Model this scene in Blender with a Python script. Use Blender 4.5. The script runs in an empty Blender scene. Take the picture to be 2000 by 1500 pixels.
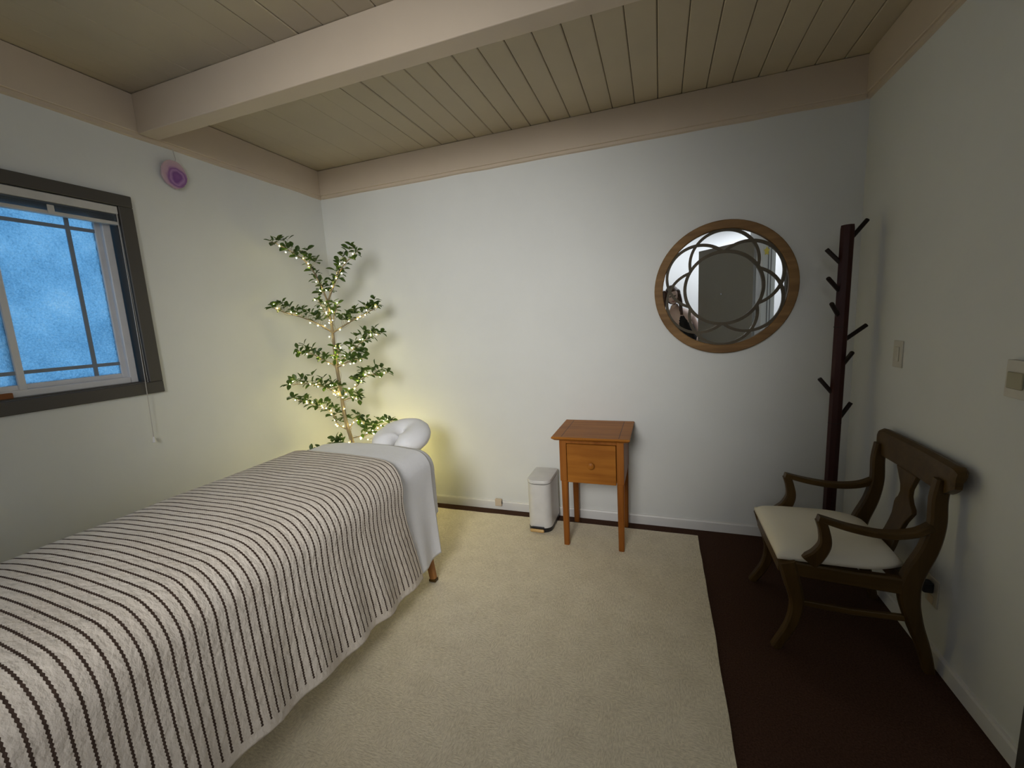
import bpy, bmesh, math, random
from mathutils import Vector, Matrix, noise

scn = bpy.context.scene
COL = scn.collection
PI = math.pi
rnd = random.Random(7)

# ------------------------------------------------------------------ camera
cam_data = bpy.data.cameras.new('camera')
cam_data.sensor_width = 36.0
cam_data.lens = 14.7955
cam_data.clip_start = 0.02
cam = bpy.data.objects.new('camera', cam_data)
COL.objects.link(cam)
CAM = Vector((2.5315, -2.8379, 1.4195))
CR, CU, CB = Vector((0.9435, 0.3271, -0.0531)), Vector((0.0012, 0.1569, 0.9876)), Vector((0.3314, -0.9319, 0.1476))
mw = Matrix((( CR.x, CU.x, CB.x, CAM.x), (CR.y, CU.y, CB.y, CAM.y), (CR.z, CU.z, CB.z, CAM.z), (0, 0, 0, 1)))
cam.matrix_world = mw
scn.camera = cam

# ------------------------------------------------------------------ exposure, world
scn.view_settings.view_transform = 'Standard'
scn.view_settings.look = 'None'
scn.view_settings.gamma = 1.0
scn.view_settings.use_curve_mapping = False
scn.view_settings.exposure = 0.0

SKY = 1.75
HALL_W = 15.0
SIDE_W = 17.0
SPOT_W = 332.0
WASH_W = 30.0
BULB = 98.0

world = bpy.data.worlds.new('world')
scn.world = world
world.use_nodes = True
wn = world.node_tree
wn.nodes.clear()
wo = wn.nodes.new('ShaderNodeOutputWorld')
wb = wn.nodes.new('ShaderNodeBackground')
wtc = wn.nodes.new('ShaderNodeTexCoord')
wsep = wn.nodes.new('ShaderNodeSeparateXYZ')
wr = wn.nodes.new('ShaderNodeValToRGB')
wmr = wn.nodes.new('ShaderNodeMapRange')
wmr.inputs['From Min'].default_value = -1
wmr.inputs['From Max'].default_value = 1
wn.links.new(wtc.outputs['Generated'], wsep.inputs[0])
wn.links.new(wsep.outputs['Z'], wmr.inputs['Value'])
wn.links.new(wmr.outputs[0], wr.inputs[0])
wr.color_ramp.elements[0].position = 0.40
wr.color_ramp.elements[0].color = (0.16, 0.30, 0.42, 1)
wr.color_ramp.elements[1].position = 0.62
wr.color_ramp.elements[1].color = (0.20, 0.47, 0.80, 1)
wn.links.new(wr.outputs[0], wb.inputs['Color'])
wb.inputs['Strength'].default_value = SKY
wn.links.new(wb.outputs[0], wo.inputs[0])

# ------------------------------------------------------------------ hall lamp (ceiling panel of the bright room behind the camera)
def area(name, loc, size, power, color, direction):
    l = bpy.data.lights.new(name, 'AREA')
    l.shape = 'RECTANGLE'
    l.size, l.size_y = size
    l.energy = power
    l.color = color
    o = bpy.data.objects.new(name, l)
    COL.objects.link(o)
    o.location = loc
    o.rotation_euler = Vector(direction).to_track_quat('-Z', 'Y').to_euler()
    return o
area('hall_light', (3.75, -3.72, 2.60), (0.9, 0.30), HALL_W, (0.93, 0.96, 1.0), (0, 0, -1))
# added fill panel, brightens the room's left and centre through the side opening
area('added_side_fill', (4.93, -2.62, 1.35), (1.0, 1.7), SIDE_W, (0.95, 0.985, 1.0), (-1, 0, 0))
# added fill spot: its cone keeps the far wall bright and the edges dim
SPOT_AT = Vector((2.00, -3.95, 2.05))
SPOT_TO = Vector((1.18, -0.1, 1.06))
spl = bpy.data.lights.new('added_spot', 'SPOT')
spl.energy = SPOT_W
spl.color = (1.0, 0.985, 0.955)
spl.spot_size = math.radians(64)
spl.spot_blend = 1.0
spl.shadow_soft_size = 0.50
spo = bpy.data.objects.new('added_spot', spl)
COL.objects.link(spo)
spo.location = SPOT_AT
spo.rotation_euler = (SPOT_TO - SPOT_AT).to_track_quat('-Z', 'Y').to_euler()

# added fill spot that brightens the hall wall reflected in the mirror
wsl = bpy.data.lights.new('added_wall_fill', 'SPOT')
wsl.energy = WASH_W
wsl.color = (0.94, 0.97, 1.0)
wsl.spot_size = math.radians(120)
wsl.spot_blend = 0.6
wsl.shadow_soft_size = 0.10
wso = bpy.data.objects.new('added_wall_fill', wsl)
COL.objects.link(wso)
wso.location = (2.45, -3.32, 2.48)
wso.rotation_euler = Vector((0.12, -1.0, -0.85)).to_track_quat('-Z', 'Y').to_euler()

# ------------------------------------------------------------------ helpers
def wloc(o):
    v = Vector((0, 0, 0))
    while o is not None:
        v += o.location
        o = o.parent
    return v

def obj(name, bm, mat=None, parent=None, smooth=False, recalc=True):
    if recalc:
        bmesh.ops.recalc_face_normals(bm, faces=bm.faces)
    me = bpy.data.meshes.new(name)
    bm.to_mesh(me)
    bm.free()
    o = bpy.data.objects.new(name, me)
    if mat is not None:
        me.materials.append(mat)
    if parent is not None:
        me.transform(Matrix.Translation(-wloc(parent)))
        o.parent = parent
    if smooth:
        for p in me.polygons:
            p.use_smooth = True
        if smooth != 'all':
            try:
                me.set_sharp_from_angle(angle=math.radians(38))
            except Exception:
                pass
    COL.objects.link(o)
    return o

def thing(name, loc, label, cat, group=None):
    o = bpy.data.objects.new(name, None)
    o.empty_display_size = 0.05
    o.location = loc
    COL.objects.link(o)
    o['label'] = label
    o['category'] = cat
    if group:
        o['group'] = group
    return o

def tag(o, label, cat, group=None):
    o['label'] = label
    o['category'] = cat
    if group:
        o['group'] = group
    return o

def struct(o, label=None):
    o['kind'] = 'structure'
    if label:
        o['label'] = label
    return o

def new():
    return bmesh.new()

def box(bm, x0, x1, y0, y1, z0, z1, bev=0.0, seg=2):
    r = bmesh.ops.create_cube(bm, size=1.0)
    vs = r['verts']
    for v in vs:
        v.co = Vector((x0 + (v.co.x + .5) * (x1 - x0), y0 + (v.co.y + .5) * (y1 - y0), z0 + (v.co.z + .5) * (z1 - z0)))
    if bev > 0:
        es = list({e for v in vs for e in v.link_edges})
        bmesh.ops.bevel(bm, geom=es, offset=bev, segments=seg, profile=0.5, affect='EDGES')
    return bm

def tube(bm, pts, radii, seg=8, cap=True, flat=(1.0, 1.0), up=None):
    """swept tube along pts; flat scales the two cross axes"""
    pts = [Vector(p) for p in pts]
    n = len(pts)
    if not hasattr(radii, '__len__'):
        radii = [radii] * n
    rings = []
    u = Vector(up) if up else None
    for i, p in enumerate(pts):
        t = (pts[min(i + 1, n - 1)] - pts[max(i - 1, 0)]).normalized()
        if u is None:
            a = Vector((0, 0, 1)) if abs(t.z) < .9 else Vector((1, 0, 0))
            u = (a - t * a.dot(t)).normalized()
        else:
            uu = u - t * u.dot(t)
            u = uu.normalized() if uu.length > 1e-5 else u
        w = t.cross(u)
        ring = []
        for k in range(seg):
            a = 2 * PI * k / seg
            ring.append(bm.verts.new(p + (u * math.cos(a) * flat[0] + w * math.sin(a) * flat[1]) * radii[i]))
        rings.append(ring)
    for i in range(n - 1):
        for k in range(seg):
            bm.faces.new((rings[i][k], rings[i][(k + 1) % seg], rings[i + 1][(k + 1) % seg], rings[i + 1][k]))
    if cap:
        bm.faces.new(rings[0][::-1])
        bm.faces.new(rings[-1])
    return bm

def sweep_rect(bm, pts, sizes, side=(0, 1, 0), bev=0.0):
    """rectangular bar swept along pts that lie in a plane whose normal is side; sizes = (width in plane, thickness along side)"""
    pts = [Vector(p) for p in pts]
    s = Vector(side).normalized()
    n = len(pts)
    rings = []
    for i, p in enumerate(pts):
        t = (pts[min(i + 1, n - 1)] - pts[max(i - 1, 0)]).normalized()
        w = s.cross(t).normalized()
        a, b = sizes[i] if hasattr(sizes[0], '__len__') else sizes
        a, b = a / 2, b / 2
        c = min(a, b) * .35
        prof = [(a, b - c), (a - c, b), (-a + c, b), (-a, b - c), (-a, -b + c), (-a + c, -b), (a - c, -b), (a, -b + c)]
        rings.append([bm.verts.new(p + w * q[0] + s * q[1]) for q in prof])
    for i in range(n - 1):
        for k in range(8):
            bm.faces.new((rings[i][k], rings[i][(k + 1) % 8], rings[i + 1][(k + 1) % 8], rings[i + 1][k]))
    bm.faces.new(rings[0][::-1])
    bm.faces.new(rings[-1])
    return bm

def smooth_path(pts, n=6):
    """Catmull-Rom"""
    P = [Vector(p) for p in pts]
    P = [P[0] * 2 - P[1]] + P + [P[-1] * 2 - P[-2]]
    out = []
    for i in range(1, len(P) - 2):
        for k in range(n):
            t = k / n
            a, b, c, d = P[i - 1], P[i], P[i + 1], P[i + 2]
            out.append(0.5 * ((2 * b) + (c - a) * t + (2 * a - 5 * b + 4 * c - d) * t * t + (3 * b - a - 3 * c + d) * t ** 3))
    out.append(P[-2])
    return out

def lerp_list(vals, n=6):
    out = []
    for i in range(len(vals) - 1):
        for k in range(n):
            t = k / n
            out.append(tuple(a + (b - a) * t for a, b in zip(vals[i], vals[i + 1])) if hasattr(vals[i], '__len__') else vals[i] + (vals[i + 1] - vals[i]) * t)
    out.append(vals[-1])
    return out

def lathe(bm, prof, center, seg=24, cap=True):
    c = Vector(center)
    rings = []
    for r, z in prof:
        rings.append([bm.verts.new(c + Vector((r * math.cos(2 * PI * k / seg), r * math.sin(2 * PI * k / seg), z))) for k in range(seg)])
    for i in range(len(rings) - 1):
        for k in range(seg):
            bm.faces.new((rings[i][k], rings[i][(k + 1) % seg], rings[i + 1][(k + 1) % seg], rings[i + 1][k]))
    if cap:
        bm.faces.new(rings[0][::-1])
        bm.faces.new(rings[-1])
    return bm

def prism(bm, outline, vec):
    """extrude a planar outline (list of 3D points) along vec"""
    a = [bm.verts.new(Vector(p)) for p in outline]
    b = [bm.verts.new(Vector(p) + Vector(vec)) for p in outline]
    n = len(a)
    bm.faces.new(a[::-1])
    bm.faces.new(b)
    for i in range(n):
        bm.faces.new((a[i], a[(i + 1) % n], b[(i + 1) % n], b[i]))
    return bm

# ------------------------------------------------------------------ materials
class NT:
    def __init__(self, name):
        self.m = bpy.data.materials.new(name)
        self.m.use_nodes = True
        self.t = self.m.node_tree
        self.bsdf = self.t.nodes['Principled BSDF']
        self.out = self.t.nodes['Material Output']
    def n(self, typ, **kw):
        nd = self.t.nodes.new(typ)
        for k, v in kw.items():
            if k in nd.inputs.keys():
                nd.inputs[k].default_value = v
            else:
                setattr(nd, k, v)
        return nd
    def l(self, a, b):
        self.t.links.new(a, b)
    def coord(self, scale=(1, 1, 1), which='Object', rot=(0, 0, 0)):
        tc = self.n('ShaderNodeTexCoord')
        mp = self.n('ShaderNodeMapping')
        mp.inputs['Scale'].default_value = scale
        mp.inputs['Rotation'].default_value = rot
        self.l(tc.outputs[which], mp.inputs[0])
        return mp.outputs[0]
    def noise(self, vec, scale=5, detail=3, rough=.5):
        nz = self.n('ShaderNodeTexNoise')
        nz.inputs['Scale'].default_value = scale
        nz.inputs['Detail'].default_value = detail
        nz.inputs['Roughness'].default_value = rough
        self.l(vec, nz.inputs['Vector'])
        return nz.outputs['Fac']
    def ramp(self, fac, stops):
        r = self.n('ShaderNodeValToRGB')
        els = r.color_ramp.elements
        while len(els) < len(stops):
            els.new(0.5)
        for e, (p, c) in zip(els, stops):
            e.position = p
            e.color = (*c, 1)
        self.l(fac, r.inputs[0])
        return r.outputs[0]
    def math(self, op, a, b=None, c=None):
        m = self.n('ShaderNodeMath', operation=op)
        for i, v in enumerate((a, b, c)):
            if v is None:
                continue
            if isinstance(v, (int, float)):
                m.inputs[i].default_value = v
            else:
                self.l(v, m.inputs[i])
        return m.outputs[0]
    def bump(self, h, strength=.3, dist=.005):
        b = self.n('ShaderNodeBump')
        b.inputs['Strength'].default_value = strength
        b.inputs['Distance'].default_value = dist
        self.l(h, b.inputs['Height'])
        self.l(b.outputs[0], self.bsdf.inputs['Normal'])
        return b
    def set(self, **kw):
        for k, v in kw.items():
            self.bsdf.inputs[k.replace('_', ' ')].default_value = v if not (isinstance(v, tuple) and len(v) == 3) else (*v, 1)
        return self

def paint(name, c, var=.05, rough=.75, bump=.08, bscale=60, slow=0):
    t = NT(name)
    v = t.coord()
    f = t.noise(v, 2.2, 4, .6)
    d = tuple(x * (1 - var) for x in c)
    t.l(t.ramp(f, [(.3, d), (.7, c)]), t.bsdf.inputs['Base Color'])
    t.set(Roughness=rough)
    h = t.noise(v, bscale, 3, .6)
    if slow:
        h = t.math('ADD', h, t.math('MULTIPLY', t.noise(v, 5.5, 3, .55), slow))
    t.bump(h, bump, .003)
    return t.m

def wood(name, c1, c2, axis=0, scale=1.0, rough=.45, gs=26):
    t = NT(name)
    s = [gs * scale, gs * scale, gs * scale]
    s[axis] = 1.6 * scale
    v = t.coord(tuple(s))
    f = t.noise(v, 1.0, 6, .62)
    v2 = t.coord()
    f2 = t.noise(v2, 4.0, 3, .5)
    m = t.math('ADD', t.math('MULTIPLY', f, .7), t.math('MULTIPLY', f2, .3))
    t.l(t.ramp(m, [(.34, c2), (.62, c1)]), t.bsdf.inputs['Base Color'])
    t.set(Roughness=rough)
    t.bsdf.inputs['Specular IOR Level'].default_value = .22
    t.bump(f, .12, .002)
    return t.m

def plain(name, c, rough=.5, metal=0.0):
    t = NT(name)
    v = t.coord()
    f = t.noise(v, 14, 3, .5)
    t.l(t.ramp(f, [(.3, tuple(x * .92 for x in c)), (.7, c)]), t.bsdf.inputs['Base Color'])
    t.set(Roughness=rough, Metallic=metal)
    return t.m

M = {}
M['wall'] = paint('wall_paint', (0.70, 0.71, 0.69), .05, .7, .10, 45, 5.0)
M['hall'] = paint('hall_paint', (0.80, 0.81, 0.83), .03, .7, .08, 45)
M['beam'] = paint('beam_paint', (0.60, 0.50, 0.39), .08, .6, .10, 30)
M['plank'] = paint('plank_paint', (0.52, 0.445, 0.325), .10, .6, .12, 24)
M['deck'] = paint('deck_dark', (0.045, 0.035, 0.022), .2, .9)
M['base'] = paint('baseboard_paint', (0.72, 0.71, 0.69), .03, .45, .04)
M['casing'] = paint('casing_paint', (0.072, 0.065, 0.057), .15, .5, .12, 30)
M['doorpaint'] = paint('door_paint', (0.30, 0.285, 0.258), .06, .5, .03)
M['vinyl'] = plain('white_vinyl', (0.72, 0.72, 0.74), .35)
M['grille'] = plain('grille_grey', (0.22, 0.26, 0.31), .4)
M['blind'] = plain('blind_metal', (0.58, 0.57, 0.55), .4)
M['oak'] = wood('honey_oak', (0.40, 0.150, 0.020), (0.235, 0.075, 0.008), 0)
M['oakv'] = wood('honey_oak_upright', (0.33, 0.115, 0.018), (0.20, 0.060, 0.008), 2)
M['mirrorwood'] = wood('rustic_wood', (0.27, 0.155, 0.062), (0.14, 0.074, 0.028), 0, 1.0, .6)
M['lattice'] = wood('lattice_wood', (0.10, 0.082, 0.055), (0.06, 0.048, 0.032), 0, 1.0, .6)
M['chair'] = wood('walnut_frame', (0.092, 0.052, 0.014), (0.050, 0.027, 0.007), 0, 1.0, .38)
M['chairv'] = wood('walnut_upright', (0.086, 0.048, 0.013), (0.047, 0.025, 0.007), 2, 1.0, .38)
M['mahogany'] = wood('mahogany', (0.046, 0.012, 0.010), (0.026, 0.007, 0.006), 2, 1.0, .4)
M['peg'] = wood('dark_peg', (0.018, 0.010, 0.008), (0.011, 0.007, 0.006), 2, 1.0, .45)
M['tableleg'] = wood('beech_leg', (0.38, 0.17, 0.055), (0.26, 0.11, 0.035), 2, 1.0, .45)
M['seat'] = paint('cream_upholstery', (0.80, 0.75, 0.62), .04, .8, .15, 220)
M['bin'] = plain('bin_white', (0.66, 0.65, 0.63), .35)
M['black'] = plain('black_plastic', (0.012, 0.012, 0.014), .4)
M['brass'] = plain('brass_pedal', (0.62, 0.40, 0.16), .45, .1)
M['plastic'] = plain('ivory_plastic', (0.60, 0.57, 0.49), .4)
M['beige'] = plain('beige_plastic', (0.60, 0.49, 0.37), .45)
M['whiteplastic'] = plain('white_plastic', (0.8, 0.79, 0.8), .4)
M['string'] = plain('pale_string', (0.5, 0.48, 0.47), .8)
M['wire'] = plain('copper_wire', (0.30, 0.22, 0.10), .4, .6)
M['pot'] = plain('charcoal_pot', (0.05, 0.05, 0.05), .6)
M['soil'] = paint('soil', (0.05, 0.032, 0.02), .4, .95, .6, 80)
M['bark'] = wood('bark', (0.27, 0.215, 0.14), (0.16, 0.125, 0.08), 2, 1.0, .8)
M['steel'] = plain('steel', (0.6, 0.6, 0.6), .25, 1.0)

def leaf_mat():
    t = NT('leaf_green')
    oi = t.n('ShaderNodeObjectInfo')
    geo = t.n('ShaderNodeNewGeometry')
    t.l(t.ramp(oi.outputs['Random'], [(0, (0.018, 0.040, 0.010)), (.6, (0.035, 0.070, 0.016)), (1, (0.07, 0.105, 0.025))]), t.bsdf.inputs['Base Color'])
    t.set(Roughness=.45)
    tr = t.n('ShaderNodeBsdfTranslucent')
    tr.inputs['Color'].default_value = (0.12, 0.22, 0.03, 1)
    mx = t.n('ShaderNodeMixShader')
    mx.inputs[0].default_value = .38
    t.l(t.bsdf.outputs[0], mx.inputs[1])
    t.l(tr.outputs[0], mx.inputs[2])
    t.l(mx.outputs[0], t.out.inputs[0])
    return t.m
M['leaf'] = leaf_mat()

def bulb_mat():
    t = NT('bulb_glow')
    t.set(Base_Color=(1, .9, .6), Emission_Color=(1.0, 0.86, 0.30), Emission_Strength=BULB)
    return t.m
M['bulb'] = bulb_mat()

def carpet_mat():
    t = NT('brown_carpet')
    v = t.coord()
    f = t.noise(v, 160, 3, .7)
    t.l(t.ramp(f, [(.3, (0.040, 0.019, 0.012)), (.7, (0.085, 0.043, 0.027))]), t.bsdf.inputs['Base Color'])
    t.set(Roughness=.95)
    t.bsdf.inputs['Specular IOR Level'].default_value = .1
    t.bump(f, .6, .006)
    return t.m
M['carpet'] = carpet_mat()

def rug_mat():
    t = NT('cream_rug')
    # woven patchwork of short dashes, running along or across in blocks
    v = t.coord()
    tc = t.coord((18, 18, 18))
    blk = t.n('ShaderNodeTexVoronoi')
    blk.inputs['Scale'].default_value = 1.0
    blk.inputs['Randomness'].default_value = .6
    t.l(tc, blk.inputs['Vector'])
    sel = t.math('GREATER_THAN', blk.outputs['Color'], .5)
    a = t.noise(t.coord((55, 190, 1)), 1.0, 2, .6)
    b = t.noise(t.coord((190, 55, 1)), 1.0, 2, .6)
    mix = t.n('ShaderNodeMix')
    t.l(sel, mix.inputs[0])
    t.l(a, mix.inputs[2])
    t.l(b, mix.inputs[3])
    f = mix.outputs[0]
    fine = t.noise(v, 260, 2, .6)
    big = t.noise(v, 9, 3, .6)
    h = t.math('ADD', t.math('MULTIPLY', f, .7), t.math('MULTIPLY', fine, .3))
    hh = t.math('ADD', t.math('MULTIPLY', h, .8), t.math('MULTIPLY', big, .2))
    t.l(t.ramp(hh, [(.36, (0.60, 0.525, 0.385)), (.62, (0.86, 0.775, 0.60))]), t.bsdf.inputs['Base Color'])
    t.set(Roughness=.95)
    t.bsdf.inputs['Specular IOR Level'].default_value = .1
    t.bump(h, .55, .010)
    return t.m
M['rug'] = rug_mat()

STRIPE = 0.0288
def blanket_mat():
    t = NT('striped_cotton')
    uv = t.n('ShaderNodeUVMap')
    uv.uv_map = 'weave'
    sp = t.n('ShaderNodeSeparateXYZ')
    t.l(uv.outputs[0], sp.inputs[0])
    s, y = sp.outputs['X'], sp.outputs['Y']
    ph = t.math('FRACT', t.math('DIVIDE', y, STRIPE))
    d = t.math('MULTIPLY', t.math('ABSOLUTE', t.math('SUBTRACT', ph, .5)), STRIPE)       # distance from stripe centre
    dot = t.math('ABSOLUTE', t.math('SUBTRACT', t.math('FRACT', t.math('DIVIDE', s, .0105)), .5))
    wd = t.math('ADD', .0018, t.math('MULTIPLY', t.math('SUBTRACT', .5, dot), .0046))
    mask = t.math('LESS_THAN', d, wd)
    inner = t.math('MULTIPLY', t.math('LESS_THAN', s, -.034), t.math('GREATER_THAN', s, -1.92))
    seam = t.math('LESS_THAN', t.math('ABSOLUTE', t.math('ADD', s, .030)), .003)
    mask = t.math('MULTIPLY', mask, inner)
    mix = t.n('ShaderNodeMix', data_type='RGBA')
    t.l(mask, mix.inputs[0])
    base = t.noise(t.coord(), 6, 3, .5)
    t.l(t.ramp(base, [(.3, (0.63, 0.56, 0.485)), (.7, (0.69, 0.625, 0.55))]), mix.inputs[6])
    mix.inputs[7].default_value = (0.062, 0.040, 0.030, 1)
    t.l(mix.outputs[2], t.bsdf.inputs['Base Color'])
    t.set(Roughness=.9)
    t.bsdf.inputs['Specular IOR Level'].default_value = .15
    cm = t.n('ShaderNodeCombineXYZ')
    t.l(t.math('MULTIPLY', s, 45), cm.inputs[0])
    t.l(t.math('MULTIPLY', y, 62), cm.inputs[1])
    n1 = t.noise(cm.outputs[0], 1.0, 2, .5)
    n2 = t.noise(t.coord(), 420, 2, .5)
    h = t.math('ADD', t.math('MULTIPLY', n1, .75), t.math('MULTIPLY', n2, .12))
    h = t.math('SUBTRACT', h, t.math('MULTIPLY', mask, .22))
    h = t.math('SUBTRACT', h, t.math('MULTIPLY', seam, .5))
    t.bump(h, .75, .009)
    return t.m
M['blanket'] = blanket_mat()

def cloth(name, c):
    t = NT(name)
    v = t.coord()
    t.l(t.ramp(t.noise(v, 7, 3), [(.3, tuple(x * .95 for x in c)), (.7, c)]), t.bsdf.inputs['Base Color'])
    t.set(Roughness=.85)
    t.bsdf.inputs['Specular IOR Level'].default_value = .2
    t.bump(t.math('ADD', t.noise(v, 300, 2, .5), t.math('MULTIPLY', t.noise(v, 28, 3, .5), 1.2)), .25, .004)
    return t.m
M['sheet'] = cloth('white_flannel', (0.80, 0.80, 0.82))

def glass_mat():
    t = NT('obscure_glass')
    v = t.coord()
    n1 = t.noise(t.coord((1, 1, 1)), 95, 3, .65)
    vo = t.n('ShaderNodeTexVoronoi', feature='SMOOTH_F1')
    vo.inputs['Scale'].default_value = 70
    t.l(v, vo.inputs['Vector'])
    h = t.math('ADD', n1, t.math('MULTIPLY', vo.outputs['Distance'], .8))
    gl = t.n('ShaderNodeBsdfGlass')
    gl.inputs['Roughness'].default_value = .12
    gl.inputs['Color'].default_value = (.93, .97, 1, 1)
    bp = t.n('ShaderNodeBump')
    bp.inputs['Strength'].default_value = .8
    bp.inputs['Distance'].default_value = .01
    t.l(h, bp.inputs['Height'])
    t.l(bp.outputs[0], gl.inputs['Normal'])
    tr = t.n('ShaderNodeBsdfTranslucent')
    # cloudy frosting of the pane
    cl = t.noise(v, 5.0, 4, .6)
    sp = t.noise(v, 130, 2, .5)
    t.l(t.ramp(t.math('ADD', t.math('MULTIPLY', cl, .55), t.math('MULTIPLY', sp, .45)), [(.36, (0.30, 0.50, 0.62)), (.52, (0.62, 0.80, 0.90)), (.66, (1.0, 1.0, 1.0))]), tr.inputs['Color'])
    t.l(bp.outputs[0], tr.inputs['Normal'])
    mx = t.n('ShaderNodeMixShader')
    mx.inputs[0].default_value = .62
    t.l(gl.outputs[0], mx.inputs[1])
    t.l(tr.outputs[0], mx.inputs[2])
    t.l(mx.outputs[0], t.out.inputs[0])
    t.t.nodes.remove(t.bsdf)
    return t.m
M['glass'] = glass_mat()

def mirror_mat():
    t = NT('mirror_silver')
    t.set(Base_Color=(.90, .92, .92), Metallic=1.0, Roughness=0.0)
    return t.m
M['mirror'] = mirror_mat()

def agate_mat():
    t = NT('purple_agate')
    v = t.coord((1, 1, 1))
    nz = t.n('ShaderNodeTexNoise')
    nz.inputs['Scale'].default_value = 14
    t.l(v, nz.inputs['Vector'])
    mpv = t.n('ShaderNodeVectorMath', operation='ADD')
    sc = t.n('ShaderNodeVectorMath', operation='SCALE')
    sc.inputs['Scale'].default_value = .05
    t.l(nz.outputs['Color'], sc.inputs[0])
    t.l(v, mpv.inputs[0])
    t.l(sc.outputs[0], mpv.inputs[1])
    ln = t.n('ShaderNodeVectorMath', operation='LENGTH')
    off = t.n('ShaderNodeVectorMath', operation='SUBTRACT')
    off.inputs[1].default_value = (0.02, 0.035, 0.012)
    t.l(mpv.outputs[0], off.inputs[0])
    t.l(off.outputs[0], ln.inputs[0])
    t.l(t.ramp(t.math('MULTIPLY', ln.outputs['Value'], 9.0), [(.06, (0.26, 0.11, 0.34)), (.24, (0.20, 0.075, 0.28)), (.34, (0.42, 0.24, 0.47)), (.42, (0.24, 0.10, 0.31)), (.54, (0.50, 0.33, 0.43)), (.74, (0.54, 0.40, 0.44)), (.95, (0.20, 0.06, 0.18))]), t.bsdf.inputs['Base Color'])
    t.set(Roughness=.3)
    return t.m
M['agate'] = agate_mat()

# =================================================================== SETTING
W = 3.55          # right wall plane
ZC = 2.652        # underside of ceiling planks
ZB = 2.45         # lower edge of the fascia beams

struct(obj('floor', box(new(), -0.12, 5.1, -4.6, 0.12, -0.06, 0.0), M['carpet']))

# --- left wall with the window opening
WY0, WY1, WZ0, WZ1 = -2.58, -1.405, 1.205, 2.083
bm = new()
box(bm, -0.12, 0, WY1, 0.12, 0, ZC)
box(bm, -0.12, 0, -3.05, WY0, 0, ZC)
box(bm, -0.12, 0, WY0, WY1, 0, WZ0)
box(bm, -0.12, 0, WY0, WY1, WZ1, ZC)
struct(obj('wall_left', bm, M['wall']))
struct(obj('wall_far', box(new(), 0, W, 0, 0.12, 0, ZC), M['wall']))
bm = new()
box(bm, W, W + 0.12, -1.385, 0.12, 0, ZC)
box(bm, W, W + 0.12, -1.36 - 1.0, -1.385, ZB, ZC)
box(bm, W, W + 0.12, -3.05, -2.36, 0, ZC)
struct(obj('wall_right', bm, M['wall']))
bm = new()
box(bm, -0.12, 1.05, -3.17, -3.05, 0, ZC)
struct(obj('wall_near', bm, M['wall']))

# --- the bright room behind the camera
struct(obj('wall_hall_near', box(new(), 0.93, 5.1, -4.42, -4.30, 0, ZC), M['hall']))
struct(obj('wall_hall_left', box(new(), 0.93, 1.05, -4.30, -3.17, 0, ZC), M['hall']))
struct(obj('wall_hall_right', box(new(), 4.98, 5.1, -4.30, -1.2, 0, ZC), M['hall']))
struct(obj('wall_hall_far', box(new(), W + 0.12, 5.1, -1.2, -1.08, 0, ZC), M['hall']))

# --- ceiling: dark deck with one board after another under it
deck = struct(obj('ceiling', box(new(), -0.12, 5.1, -4.5, 0.12, ZC + 0.012, ZC + 0.10), M['deck']))
pitch = 0.1288
x = 0.0755 - pitch
k = 0
xs = []
while x < W:
    xs.append(x)
    x += pitch
for x in xs:
    x0 = max(x, 0.0)
    x1 = min(x + pitch, W)
    gap = rnd.choice([.0022, .003, .0036, .0028]) if x > .9 else rnd.choice([.0002, .0003, .0009])
    dz = rnd.uniform(-.0012, .0012)
    bm = new()
    c = .004 if x > .9 else .0015
    y0, y1 = -3.05, 0.0
    prof = [(x0 + gap / 2 + c, ZC + dz), (x1 - gap / 2 - c, ZC + dz), (x1 - gap / 2, ZC + dz + c), (x1 - gap / 2, ZC + .0118), (x0 + gap / 2, ZC + .0118), (x0 + gap / 2, ZC + dz + c)]
    prism(bm, [(a, y0, b) for a, b in prof], (0, y1 - y0, 0))
    obj('plank', bm, M['plank'], deck)
hallceil = obj('ceiling_hall', box(new(), 0.93, 5.1, -4.42, -3.055, ZC, ZC + .0118), M['hall'])
struct(hallceil)
struct(obj('ceiling_side', box(new(), W + .12, 5.1, -3.055, -1.08, ZC, ZC + .0118), M['hall']))

# --- beam across the room and fascia boards round the walls
FT = 0.026
bm = box(new(), FT, W - FT, -1.265, -1.172, 2.462, ZC - .0015, .004, 2)
struct(obj('trim_beam', bm, M['beam']))
struct(obj('trim_left', box(new(), 0.0, FT, -3.05, -FT, ZB + .018, ZC - .0015, .003, 1), M['beam']))
struct(obj('trim_far', box(new(), 0.0, W, -FT, 0, ZB + .018, ZC - .0015, .003, 1), M['beam']))
struct(obj('trim_right', box(new(), W - FT, W, -3.05, -FT, ZB + .018, ZC - .0015, .003, 1), M['beam']))
# thin bead under each fascia board, a little uneven
def bead(name, a, b, inward):
    a, b, inward = Vector(a), Vector(b), Vector(inward)
    n = 40
    bm = new()
    rings = []
    for i in range(n + 1):
        p = a.lerp(b, i / n)
        w = .016 + .003 * noise.noise(p * 3.1) 
        h = .022 + .005 * noise.noise(p * 4.3 + Vector((5, 1, 2)))
        rings.append([bm.verts.new(p + inward * .0), bm.verts.new(p + inward * w), bm.verts.new(p + inward * w + Vector((0, 0, -h * .8))), bm.verts.new(p + Vector((0, 0, -h)))])
    for i in range(n):
        for k in range(4):
            bm.faces.new((rings[i][k], rings[i][(k + 1) % 4], rings[i + 1][(k + 1) % 4], rings[i + 1][k]))
    bm.faces.new(rings[0]); bm.faces.new(rings[-1])
    struct(obj(name, bm, M['beam']))
bead('trim_left_bead', (0, -3.05, ZB + .0178), (0, 0, ZB + .0178), (1, 0, 0))
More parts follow.
